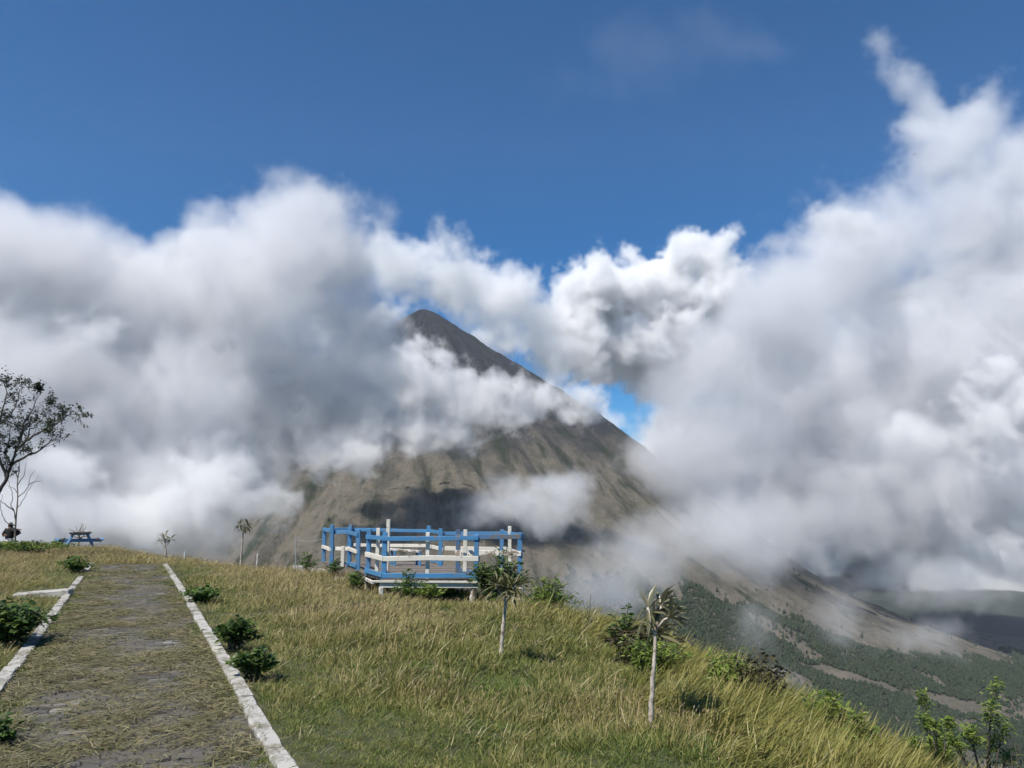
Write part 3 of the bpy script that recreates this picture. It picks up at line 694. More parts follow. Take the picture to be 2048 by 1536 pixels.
# ------------------------------------------------------------------ big tree by the person (trunk stands just outside the picture)
def big_tree():
    Y = 27.0; rg = random.Random(9)
    b = at(-78, 1105, Y); g = hz1(b.x, b.y); root = empty('broad_crowned_tree', (b.x, b.y, g))
    tag(root, 'spreading dark small-leaved tree with open crooked branches behind the grass', 'tree')
    tr = MB(); br = MB(); LB = []; LD = []
    trunk = [Vector((b.x, b.y, g - .2)), at(-70, 1060, Y), at(-48, 1030, Y), at(-22, 1005, Y)]
    tr.tube(trunk, [.17, .14, .12, .10], 8)
    limbs = [([(-22, 1005), (0, 982), (14, 955), (22, 930), (30, 905), (40, 880)], .085), ([(22, 930), (45, 915), (70, 905), (95, 890), (104, 878)], .05),
             ([(30, 905), (52, 880), (75, 868), (100, 852), (120, 842), (138, 830)], .05), ([(40, 880), (48, 850), (62, 825), (72, 800)], .045),
             ([(14, 955), (2, 925), (-8, 890), (-4, 850), (8, 815), (14, 785)], .06), ([(-4, 850), (20, 832), (34, 806), (40, 778)], .035),
             ([(-22, 1005), (-50, 960), (-70, 900), (-80, 840)], .08), ([(-50, 960), (-20, 930), (-12, 900)], .04), ([(-70, 900), (-110, 850), (-130, 810)], .05),
             ([(-80, 840), (-60, 800), (-40, 770)], .04), ([(52, 880), (60, 858), (80, 845), (96, 822)], .03), ([(22, 930), (10, 905), (18, 880), (22, 855)], .03), ([(-48, 1030), (-90, 980), (-130, 930), (-150, 880)], .07)]
    def twig(p, dir_, L, r, lev):
        n = 4; pts = [p]; d_ = dir_.copy()
        for i in range(n):
            d_ = (d_ + Vector((rg.gauss(0, .28), rg.gauss(0, .28), rg.gauss(.06, .2)))).normalized(); pts.append(pts[-1] + d_ * L / n)
        br.tube(pts, [r * (1 - .7 * i / n) for i in range(n + 1)], 4)
        if lev > 0:
            for i in range(rg.randint(2, 4)):
                t = rg.uniform(.35, 1); j = min(n - 1, int(t * n)); q_ = pts[j].lerp(pts[j + 1], t * n - j)
                nd_ = (d_ + Vector((rg.gauss(0, .6), rg.gauss(0, .6), rg.gauss(.15, .45)))).normalized()
                twig(q_, nd_, L * rg.uniform(.5, .75), r * .6, lev - 1)
        if lev <= 1:
            for pp in pts[2:]:
                for _ in range(rg.randint(2, 6)):
                    LB.append(pp + Vector((rg.gauss(0, .045), rg.gauss(0, .045), rg.gauss(0, .045)))); LD.append(Vector((rg.gauss(0, 1), rg.gauss(0, 1), rg.gauss(.3, .7))))
    for pl, r in limbs:
        dy = rg.uniform(-1.3, 1.3); pts = [at(u_, v_, Y + dy * i / len(pl)) for i, (u_, v_) in enumerate(pl)]
        fp = []
        for a, c in zip(pts[:-1], pts[1:]):
            for j in range(3): fp.append(a.lerp(c, j / 3) + Vector((rg.gauss(0, .015), rg.gauss(0, .02), rg.gauss(0, .015))))
        fp.append(pts[-1]); m = len(fp)
        br.tube(fp, [r * (1 - .75 * i / m) for i in range(m)], 6)
        for i in range(m // 3, m):
            if rg.random() < .8:
                d_ = (fp[i] - fp[i - 1]).normalized()
                twig(fp[i], (d_ + Vector((rg.gauss(0, .5), rg.gauss(0, .8), rg.gauss(.3, .4)))).normalized(), rg.uniform(.35, .75), r * .22, 1)
        twig(fp[-1], (fp[-1] - fp[-2]).normalized(), .45, r * .25, 2)
    tr.build('trunk', M['bark'], root, True); br.build('branches', M['bark'], root, True)
    rn = np.random.default_rng(4); N_ = len(LB); L_ = rn.uniform(.06, .11, N_)
    lf = link('crown', leaf_mesh('crown', np.array([p[:] for p in LB]), np.array([p[:] for p in LD]), L_, L_ * .55, .2, M['leaf_tree'], rng=rn), root); lf['kind'] = 'stuff'
big_tree()

# ------------------------------------------------------------------ frangipani-like saplings
def big_leaf():
    """long lance leaf with a folded midrib, along +X, unit length"""
    t = [0, .12, .35, .6, .82, 1]; w = [.010, .035, .082, .09, .055, 0]
    vs = []; fs = []
    for i, (a, b) in enumerate(zip(t, w)):
        z = -.22 * a * a; vs += [(a, -b, z + b * .35), (a, 0, z), (a, b, z + b * .35)]
    for i in range(len(t) - 1):
        o = i * 3; fs += [(o, o + 3, o + 4, o + 1), (o + 1, o + 4, o + 5, o + 2)]
    me = bpy.data.meshes.new('leaf'); me.from_pydata(vs, [], fs)
    me.polygons.foreach_set('use_smooth', [True] * len(fs)); return me
def leaf_inst_mat(name, stops):
    m = leaf_mat(name, stops, .18, .38, True, .5)
    return m
LEAF_OLIVE = big_leaf(); LEAF_OLIVE.materials.append(leaf_inst_mat('sapling_leaf', [(0, (.06, .07, .032)), (.4, (.13, .13, .065)), (.75, (.24, .215, .13)), (1, (.33, .28, .19))]))
LEAF_GREEN = big_leaf(); LEAF_GREEN.materials.append(leaf_inst_mat('sapling_leaf_green', [(0, (.05, .055, .022)), (.5, (.12, .12, .05)), (1, (.24, .21, .10))]))
for me in (LEAF_OLIVE, LEAF_GREEN):
    a = me.attributes.new('rnd', 'FLOAT', 'POINT'); a.data.foreach_set('value', np.full(len(me.vertices), .5, np.float32))
def sapling(label, stem, radii, leaves, leaf_me, ll, seed, wind=(.0, 0), branches=(), tilt=(-.3, .9), single=True, droop=0):
    rg = random.Random(seed); b = stem[0]; root = empty('sapling', b); tag(root, label, 'sapling', )
    fp = []; fr = []
    for i in range(len(stem) - 1):
        for j in range(5):
            t = j / 5; fp.append(stem[i].lerp(stem[i + 1], t) + Vector((rg.gauss(0, .003), rg.gauss(0, .003), 0))); fr.append((radii[i] * (1 - t) + radii[i + 1] * t) * rg.uniform(.9, 1.12))
    fp.append(stem[-1]); fr.append(radii[-1])
    mb = MB(); mb.tube(fp, fr, 9); mb.build('trunk', M['palebark'], root, True)
    ends = [(stem[-1], (stem[-1] - stem[-2]).normalized())]
    for pl, r in branches:
        mb = MB(); mb.tube(pl, [r] + [r * .8] * (len(pl) - 1), 7); mb.build('branch', M['palebark'], root, True)
        ends.append((pl[-1], (pl[-1] - pl[-2]).normalized()))
    acc = MB()
    for k in range(leaves):
        p, ax = ends[k % len(ends)]
        an = k * 2.4 + rg.uniform(-.3, .3); el = rg.uniform(*tilt)
        d_ = Vector((math.cos(an) * math.cos(el) + wind[0], math.sin(an) * math.cos(el) + wind[1], math.sin(el) - droop)).normalized()
        z_ = Vector((rg.gauss(0, .25), rg.gauss(0, .25), 1)); y_ = z_.cross(d_).normalized(); z_ = d_.cross(y_)
        L_ = ll * rg.uniform(.65, 1.1)
        m = Matrix((d_, y_ * rg.uniform(.8, 1.15), z_ * rg.uniform(.4, 1.6))).transposed() * L_
        m = Matrix.Translation(p + ax * rg.uniform(-.10, .01) * ll * 3 + d_ * .01) @ m.to_4x4()
        if single:
            o = link('leaf', leaf_me, root); o.matrix_basis = m
        else: acc.add([m @ v_.co for v_ in leaf_me.vertices], [tuple(f.vertices) for f in leaf_me.polygons])
    if not single: acc.build('crown', leaf_me.materials[0], root, True)
    return root
b = on_hill(1301, 1462); Yb = b.y
sapling('pale-trunked sapling with wind-swept olive leaves, standing alone on short grass', [b - Vector((0, 0, .05)), at(1302, 1420, Yb), at(1307, 1340, Yb), at(1312, 1255, Yb + .02)], [.030, .021, .017, .014], 84, LEAF_OLIVE, .225, 3,
        wind=(.75, .05), tilt=(-.5, 1.0), branches=[([at(1311, 1268, Yb), at(1300, 1246, Yb + .05), at(1296, 1215, Yb + .08)], .015), ([at(1312, 1262, Yb), at(1328, 1240, Yb - .06), at(1346, 1230, Yb - .1)], .014), ([at(1312, 1258, Yb), at(1320, 1228, Yb + .1), at(1324, 1204, Yb + .12)], .013)])
b = on_hill(1001, 1316); Yb = b.y
sapling('short sapling with a dense round head of narrow leaves in front of the deck bush', [b - Vector((0, 0, .05)), at(1004, 1275, Yb), at(1010, 1220, Yb), at(1014, 1178, Yb + .02)], [.027, .023, .020, .017], 84, LEAF_GREEN, .25, 4,
        wind=(.1, 0), tilt=(-.75, 1.25), branches=[([at(1012, 1205, Yb), at(1000, 1185, Yb + .05), at(992, 1168, Yb + .08)], .017), ([at(1012, 1205, Yb), at(1024, 1185, Yb - .06), at(1030, 1170, Yb - .1)], .016)])
b = on_hill(482, 1113); Yb = b.y; b.z -= .05
sapling('tall thin sapling with a small leafy head above the straw grass', [b, at(484, 1090, Yb), at(486, 1066, Yb), at(488, 1056, Yb)], [.035, .03, .026, .02], 70, LEAF_GREEN, .26, 5, tilt=(-.6, 1.3), single=False,
        branches=[([at(487, 1064, Yb), at(481, 1055, Yb + .1), at(479, 1048, Yb + .1)], .015), ([at(487, 1064, Yb), at(494, 1056, Yb - .1), at(497, 1050, Yb - .1)], .015)])
b = on_hill(331, 1110); Yb = b.y; b.z -= .05
sapling('short sapling with sparse spreading leaves past the end of the path', [b, at(332, 1102, Yb), at(331, 1092, Yb), at(330, 1080, Yb)], [.03, .026, .02, .014], 60, LEAF_GREEN, .26, 6, tilt=(-.5, 1.2), single=False,
        branches=[([at(331, 1096, Yb), at(324, 1088, Yb + .1), at(320, 1080, Yb + .1)], .014), ([at(331, 1094, Yb), at(338, 1086, Yb - .1), at(341, 1078, Yb - .1)], .014), ([at(330, 1085, Yb), at(328, 1076, Yb - .1), at(330, 1072, Yb - .1)], .012)])

# ------------------------------------------------------------------ viewing deck
FZ = .06
def dk(u, Y, z=FZ): p = at(u, 1100, Y); return Vector((p.x, p.y, z))
dc = dk(850, 19.5); deck = empty('viewing_deck', (dc.x, dc.y, hz1(dc.x, dc.y)))
tag(deck, 'raised wooden viewing deck with worn blue and white railings on the hill edge', 'deck')
DP = {'A': (769, 17.5), 'B': (953, 17.4), 'K': (916, 18.9), 'C': (1040, 18.4), 'D': (1003, 21.0), 'E': (881, 21.1), 'F': (856, 22.6), 'N': (699, 23.2), 'Mm': (648, 23.0), 'H': (664, 21.4), 'G': (699, 21.2), 'I': (717, 19.9), 'J': (737, 18.6)}
drg = random.Random(12)
def post(u, Y, z0, z1, mat, w=.10, lean=0):
    mb = MB(); a = dk(u, Y, z0); c = dk(u, Y, z1) + Vector((lean, drg.uniform(-.02, .02), 0)); mb.bar(a, c, w, w * drg.uniform(.85, 1.05), .004)
    return mb.build('post', M[mat], deck, bevel=.006)
for k, (u_, Y_) in DP.items():
    post(u_, Y_, FZ - .05, FZ + drg.uniform(.95, 1.04) + (.06 if k in 'FH' else 0), 'blue_dark' if k == 'K' else 'blue', .105, drg.uniform(-.02, .02))
for (u_, Y_, z1) in ((775, 17.95, 1.30), (856, 17.52, 1.02), (930, 17.6, 1.08), (755, 18.15, 1.10), (1020, 19.9, 1.10), (430 / 3.413 + 560, 20.8, .55)):
    post(u_, Y_, FZ - .02, FZ + z1 - .03, 'white', .085, drg.uniform(-.015, .015))
def rail(a, b_, h, mat, th=.045, hh=.095, out=.05, ext=.05):
    pa_ = dk(*DP[a]); pb_ = dk(*DP[b_]); d_ = (pb_ - pa_).normalized(); nrm = Vector((d_.y, -d_.x, 0))
    if nrm.dot(Vector((dc.x, dc.y, 0)) - pa_) > 0: nrm = -nrm
    o_ = nrm * out; e_ = d_ * ext
    mb = MB(); L_ = (pb_ - pa_).length; n_ = max(1, int(L_ / .7))
    p0 = pa_ + o_ - e_ + Vector((0, 0, h + drg.uniform(-.02, .02))); p1 = pb_ + o_ + e_ + Vector((0, 0, h + drg.uniform(-.02, .02)))
    prev = p0                                       # slightly warped board
    vs = []; fs = []
    sd_ = nrm
    for i in range(n_ + 1):
        t = i / n_; c_ = p0.lerp(p1, t) + Vector((0, 0, drg.gauss(0, .006))) + sd_ * drg.gauss(0, .006)
        for (x_, z_) in ((-1, -1), (1, -1), (1, 1), (-1, 1)): vs.append(c_ + sd_ * x_ * th / 2 + Vector((0, 0, z_ * hh / 2 * drg.uniform(.93, 1.07))))
    for i in range(n_):
        for j_ in range(4): fs.append((i * 4 + j_, i * 4 + (j_ + 1) % 4, i * 4 + 4 + (j_ + 1) % 4, i * 4 + 4 + j_))
    fs += [(3, 2, 1, 0), tuple(n_ * 4 + j_ for j_ in range(4))]
    mb.add(vs, fs); return mb.build('rail', M[mat], deck, bevel=.005)
for a, b_ in (('A', 'B'), ('J', 'A')):
    rail(a, b_, .86, 'blue'); rail(a, b_, .43, 'white', hh=.11); rail(a, b_, .06, 'blue', hh=.10)
rail('B', 'K', .84, 'blue_dark'); rail('B', 'K', .43, 'white_old', hh=.10); rail('B', 'K', .07, 'blue_dark')
rail('K', 'C', .86, 'blue_dark', hh=.11); rail('K', 'C', .46, 'white_old', hh=.12); 
rail('C', 'D', .87, 'blue'); rail('C', 'D', .45, 'white_old')
rail('D', 'E', .87, 'blue'); rail('D', 'E', .43, 'white', hh=.11)
rail('E', 'F', .87, 'blue'); rail('E', 'F', .43, 'white'); rail('E', 'F', .06, 'blue')
rail('F', 'N', .87, 'blue'); rail('F', 'N', .45, 'white', hh=.09)
rail('N', 'Mm', .9, 'blue'); rail('Mm', 'H', .9, 'blue'); rail('Mm', 'H', .42, 'white')
rail('H', 'G', .88, 'blue'); rail('H', 'G', .44, 'white')
rail('G', 'I', .86, 'blue'); rail('G', 'I', .43, 'white'); rail('G', 'I', .06, 'blue')
# floor boards, clipped to the outline of the deck
poly = [dk(*DP[k]) for k in ('J', 'A', 'B', 'K', 'C', 'D', 'E', 'F', 'N', 'Mm', 'H', 'G', 'I')]
y_ = min(p.y for p in poly) + .10
while y_ < max(p.y for p in poly):
    xs = []
    for a, b_ in zip(poly, poly[1:] + poly[:1]):
        if (a.y > y_) != (b_.y > y_): xs.append(a.x + (b_.x - a.x) * (y_ - a.y) / (b_.y - a.y))
    xs.sort()
    for x0, x1 in zip(xs[::2], xs[1::2]):
        if x1 - x0 > .2 and drg.random() > .03:
            mb = MB(); mb.box(((x0 + x1) / 2, y_, FZ - .03 + drg.uniform(-.006, .006)), (x1 - x0 + .06, .168, .035), Matrix.Rotation(drg.gauss(0, .006), 3, 'Z'), .004)
            mb.build('floor_board', M['plank'], deck)
    y_ += .182
def dbeam(a, b_, z, mat, w, h, name='beam', oy=-.04):
    mb = MB(); mb.bar(a + Vector((0, oy, z - FZ)), b_ + Vector((0, oy, z - FZ)), w, h, .006); return mb.build(name, M[mat], deck, bevel=.006)
A_, B_ = dk(*DP['A']), dk(*DP['B'])
dbeam(A_ - Vector((.28, 0, 0)), B_ + Vector((.03, 0, 0)), FZ - .075, 'white', .10, .045, oy=-.08)
dbeam(A_ - Vector((.08, 0, 0)), B_ + Vector((.05, 0, 0)), FZ - .155, 'white', .08, .10, oy=-.05)
dbeam(dk(*DP['J']) - Vector((.1, 0, 0)), A_ - Vector((.2, .15, 0)), FZ - .09, 'white_old', .06, .07)
dbeam(dk(*DP['K']), dk(*DP['C']), FZ - .13, 'white_old', .08, .12)
for k in ('I', 'E'): dbeam(dk(*DP[k]), dk(*DP['K']) if k == 'E' else dk(*DP['J']), FZ - .12, 'darkwood', .08, .12)
for (u_, Y_) in ((765, 17.45), (947, 17.4), (916, 18.9), (1040, 18.4), (1003, 21), (881, 21.1), (737, 18.7), (717, 20)):
    a = dk(u_, Y_); g = hz1(a.x, a.y)
    mb = MB(); n_ = 5; pts = [Vector((a.x + drg.gauss(0, .006), a.y, g - .15 + (FZ - .2 - g + .15) * i / (n_ - 1))) for i in range(n_)]
    mb.tube(pts, [.075 * drg.uniform(.85, 1.15) for _ in pts], 8); mb.build('leg', M['white_old'], deck)
# bench inside the deck
bn = empty('bench', dk(790, 21.2)); tag(bn, 'low white-topped bench with blue legs inside the railed deck', 'bench')
mb = MB(); mb.bar(dk(778, 21.4, FZ + .42), dk(842, 21.3, FZ + .36), .3, .045); mb.build('seat', M['white_old'], bn, bevel=.005)
for u_ in (784, 790, 834, 840):
    mb = MB(); Yb = 21.5 if u_ in (784, 834) else 21.2; mb.bar(dk(u_, Yb, FZ - .01), dk(u_, Yb, FZ + .39), .06, .06); mb.build('leg', M['blue'], bn)
# stone steps
for k, (u_, v_, lab) in enumerate(((702, 1150, 'upper grey stone step in front of the deck entrance'), (694, 1163, 'lower grey stone step in front of the deck entrance'))):
    p = on_hill(u_, v_); mb = MB(); mb.box(p + Vector((0, 0, .03 + .07 * (1 - k))), (.62, .34, .2), Matrix.Rotation(R(-8 + 6 * k), 3, 'Z'), .02)
    tag(mb.build('stone_step', M['stone'], bevel=.02), lab, 'step', 'stone steps at the deck')
# low whitewashed wall, thin pole and wire
a = at(592, 1122, 23.6); c = at(668, 1128, 21.6); mb = MB(); n_ = 8
for i in range(n_):
    p0 = a.lerp(c, i / n_); p1 = a.lerp(c, (i + 1) / n_); p0.z = hz1(p0.x, p0.y) + .1; p1.z = hz1(p1.x, p1.y) + .1
    mb.bar(p0 + Vector((0, 0, drg.uniform(-.02, .02))), p1, .16, .36, .012)
tag(mb.build('low_wall', M['kerb']), 'low crumbling whitewashed wall in the grass leading to the deck', 'wall')
p = at(592, 1120, 23.4); g = hz1(p.x, p.y); mb = MB(); mb.tube([Vector((p.x, p.y, g - .1)), at(592, 1076, 23.4)], .016, 6)
pole = empty('wire_pole', (p.x, p.y, g)); tag(pole, 'thin grey metal pole with a wire beside the low white wall', 'pole'); mb.build('pole', M['metal'], pole)
mb = MB(); w0 = at(592, 1080, 23.4); w1 = dk(648, 23.0, .70)
mb.tube([w0.lerp(w1, t) - Vector((0, 0, .06 * math.sin(math.pi * t))) for t in np.linspace(0, 1, 7)], .006, 4); mb.build('wire', M['metal'], pole)
for (u_, v0, v1, lab) in ((368, 1104, 1114, 'short pale marker stake in the straw grass beside a sapling'), (514, 1107, 1116, 'thin pale stub stake in the straw grass near the tall thin sapling')):
    p = on_hill(u_, v1 + 2); mb = MB(); mb.tube([p - Vector((0, 0, .1)), Vector((p.x + .02, p.y, at(u_, v0, p.y).z))], [.035, .03], 6)
    tag(mb.build('marker_stake', M['white_old']), lab, 'stake')

# ------------------------------------------------------------------ picnic table
def picnic_table():
    Y = 36.0; c = at(158, 1100, Y); g = hz1(c.x, c.y); root = empty('picnic_table', (c.x, c.y, g))
    tag(root, 'weathered picnic table with blue slanted legs and dark plank top on the hill crest', 'picnic table')
    m = Matrix.Translation((c.x, c.y, g)) @ Matrix.Rotation(R(28), 4, 'Z')
    def pt(x, y, z): return m @ Vector((x, y, z))
    for k in range(4):
        mb = MB(); mb.bar(pt(-.33 + .22 * k, -.85, .74), pt(-.33 + .22 * k, .85, .74), .2, .045, .008); mb.build('top_plank', M['darkwood'], root)
    for sx in (-1, 1):
        for k in range(2):
            mb = MB(); mb.bar(pt(sx * (.72 + .17 * k), -.95, .44), pt(sx * (.72 + .17 * k), .95, .44), .155, .045, .006); mb.build('bench_plank', M['table_blue'] if k else M['darkwood'], root)
    for sy in (-.6, .6):
        for sx in (-1, 1):
            mb = MB(); mb.bar(pt(sx * .26, sy, .72), pt(sx * .62, sy, -.03), .09, .05, up=(0, 1, 0)); mb.build('leg', M['table_blue'], root)
        mb = MB(); mb.bar(pt(-.9, sy + .05, .39), pt(.9, sy + .05, .39), .05, .1); mb.build('cross_beam', M['table_blue'], root)
        mb = MB(); mb.bar(pt(-.38, sy + .05, .69), pt(.38, sy + .05, .69), .05, .08); mb.build('top_batten', M['table_blue'], root)
picnic_table()
a = at(62, 1092, 37.2); c = at(112, 1094, 37.6)
lg = empty('plank_bench', ((a + c) / 2).xy.to_3d() + Vector((0, 0, hz1((a.x + c.x) / 2, (a.y + c.y) / 2)))); tag(lg, 'long low dark plank bench between the person and the picnic table', 'bench')
mb = MB(); mb.bar(a, c, .28, .05, .01); mb.build('seat', M['darkwood'], lg)
for t in (.12, .88):
    p = a.lerp(c, t); mb = MB(); mb.bar(Vector((p.x, p.y, hz1(p.x, p.y) - .05)), p, .09, .09); mb.build('leg', M['darkwood'], lg)

# ------------------------------------------------------------------ the person at the crest
def skin_body(name, verts, edges, radii, mat, parent, root_i=0, sub=1):
    me = bpy.data.meshes.new(name); me.from_pydata(verts, edges, []); me.materials.append(mat)
    o = link(name, me, parent)
    o.modifiers.new('skin', 'SKIN'); sv = me.skin_vertices[0].data
    for k, r in enumerate(radii): sv[k].radius = (r, r) if not isinstance(r, tuple) else r
    sv[root_i].use_root = True
    sb = o.modifiers.new('sub', 'SUBSURF'); sb.levels = sb.render_levels = sub
    return o
def loft(name, rings, mat, parent, k=14):
    """rings: (centre, rx, ry)"""
    mb = MB(); vs = []; fs = []
    for c, rx, ry in rings:
        for j in range(k):
            a = 2 * math.pi * j / k; vs.append(Vector(c) + Vector((rx * math.cos(a), ry * math.sin(a), 0)))
    for i in range(len(rings) - 1):
        for j in range(k): fs.append((i * k + j, i * k + (j + 1) % k, (i + 1) * k + (j + 1) % k, (i + 1) * k + j))
    fs += [tuple(range(k - 1, -1, -1)), tuple((len(rings) - 1) * k + j for j in range(k))]
    mb.add(vs, fs, .5); return mb.build(name, mat, parent, True)
def person():
    Y = 38.6; c = at(16, 1100, Y); g = hz1(c.x, c.y); root = empty('person', (c.x, c.y, g))
    tag(root, 'person in loose black top and pale skirt, one arm raised sideways', 'person')
    o = Vector((c.x, c.y, g))
    def P(x, y, z): return tuple(o + Vector((x, y, z)))
    V_ = []; E_ = []; R_ = []
    def j(p, r, par=None):
        V_.append(p); R_.append(r)
        if par is not None: E_.append((par, len(V_) - 1))
        return len(V_) - 1
    pel = j(P(0, 0, .88), .13); ab = j(P(0, 0, 1.02), .12, pel); ch = j(P(0, 0, 1.22), (.14, .11), ab); nk = j(P(0, -.01, 1.36), .05, ch)
    hd = j(P(.01, -.03, 1.46), .075, nk); j(P(.01, -.03, 1.56), .07, hd); j(P(.02, -.10, 1.45), .02, hd)
    for sx in (-1, 1):
        hp = j(P(.09 * sx, 0, .82), .09, pel); kn = j(P(.10 * sx, -.02, .46), .058, hp); an = j(P(.10 * sx, .01, .08), .037, kn); j(P(.11 * sx, -.13, .03), .03, an)
    sh = j(P(.17, 0, 1.30), .055, ch); el = j(P(.36, -.12, 1.22), .04, sh); wr = j(P(.56, -.18, 1.26), .028, el); pm = j(P(.63, -.19, 1.27), .026, wr)
    for k in range(4): j(P(.70 + .01 * (k in (1, 2)), -.20 - .018 * (k - 1.5), 1.25 + .008 * k), .009, pm)
    j(P(.64, -.24, 1.30), .009, pm)
    sh = j(P(-.17, 0, 1.30), .055, ch); el = j(P(-.24, -.06, 1.06), .042, sh); wr = j(P(-.12, -.22, 1.00), .028, el); pm = j(P(-.05, -.24, 1.02), .026, wr)
    for k in range(4): j(P(.02, -.25, .985 + .018 * k), .009, pm)
    j(P(-.06, -.25, 1.08), .009, pm)
    skin_body('body', V_, E_, R_, M['skin'], root, 0, 1)
    loft('top', [(P(0, 0, .86), .20, .15), (P(0, 0, .95), .19, .15), (P(0, 0, 1.12), .185, .145), (P(0, 0, 1.28), .20, .13), (P(0, 0, 1.34), .10, .08)], M['black_cloth'], root)
    for pts, r in (([P(.12, 0, 1.30), P(.26, -.07, 1.24), P(.38, -.13, 1.21), P(.52, -.17, 1.24)], [.10, .10, .10, .085]), ([P(-.13, 0, 1.30), P(-.22, -.03, 1.16), P(-.25, -.08, 1.04), P(-.15, -.2, .99)], [.10, .085, .08, .06])):
        mb = MB(); mb.tube(pts, r, 10); mb.build('sleeve', M['black_cloth'], root, True)
    mb = MB(); mb.add([P(.15, -.02, 1.26), P(.55, -.17, 1.25), P(.66, -.17, 1.10), P(.40, -.1, .96), P(.16, -.02, .86), P(.15, .02, 1.26), P(.55, -.13, 1.25), P(.66, -.13, 1.10), P(.40, -.06, .96), P(.16, .02, .86)],
              [(0, 1, 2, 3, 4), (9, 8, 7, 6, 5), (0, 5, 6, 1), (1, 6, 7, 2), (2, 7, 8, 3), (3, 8, 9, 4), (4, 9, 5, 0)], .5); mb.build('shawl', M['black_cloth'], root)
    loft('skirt', [(P(0, 0, .30), .27, .22), (P(.01, 0, .50), .24, .20), (P(0, 0, .74), .20, .16), (P(0, 0, .92), .165, .13)], M['pale_cloth'], root)
    loft('hair', [(P(-.03, .05, 1.12), .07, .03), (P(-.02, .06, 1.25), .10, .06), (P(0, .02, 1.40), .11, .10), (P(.01, -.01, 1.50), .11, .12), (P(.01, 0, 1.58), .085, .09), (P(.01, 0, 1.625), .04, .045)], M['hair'], root)
person()

# ------------------------------------------------------------------ small bird high over the clouds
c = at(1829, 309, 95); bird = empty('bird', c); tag(bird, 'tiny dark bird flying in front of the grey cloud', 'bird')
mb = MB(); mb.tube([c + Vector((-.13, 0, 0)), c + Vector((-.06, 0, .01)), c, c + Vector((.07, 0, .012)), c + Vector((.1, 0, .01))], [.01, .03, .036, .025, .006], 8); mb.build('body', M['bird'], bird, True)
for sy in (-1, 1):
    mb = MB(); mb.add([c + Vector((.05, .02 * sy, .02)), c + Vector((-.04, .02 * sy, .02)), c + Vector((-.05, .13 * sy, .09)), c + Vector((.03, .13 * sy, .09)), c + Vector((-.07, .24 * sy, .06)), c + Vector((.05, .02 * sy, .028)), c + Vector((-.04, .02 * sy, .026)), c + Vector((-.05, .13 * sy, .096)), c + Vector((.03, .13 * sy, .098)), c + Vector((-.07, .24 * sy, .064))],
           [(0, 1, 2, 3), (3, 2, 4), (8, 7, 6, 5), (9, 7, 8), (0, 3, 8, 5), (3, 4, 9, 8), (1, 6, 7, 2), (2, 7, 9, 4), (0, 5, 6, 1)], .5); mb.build('wing', M['bird'], bird)

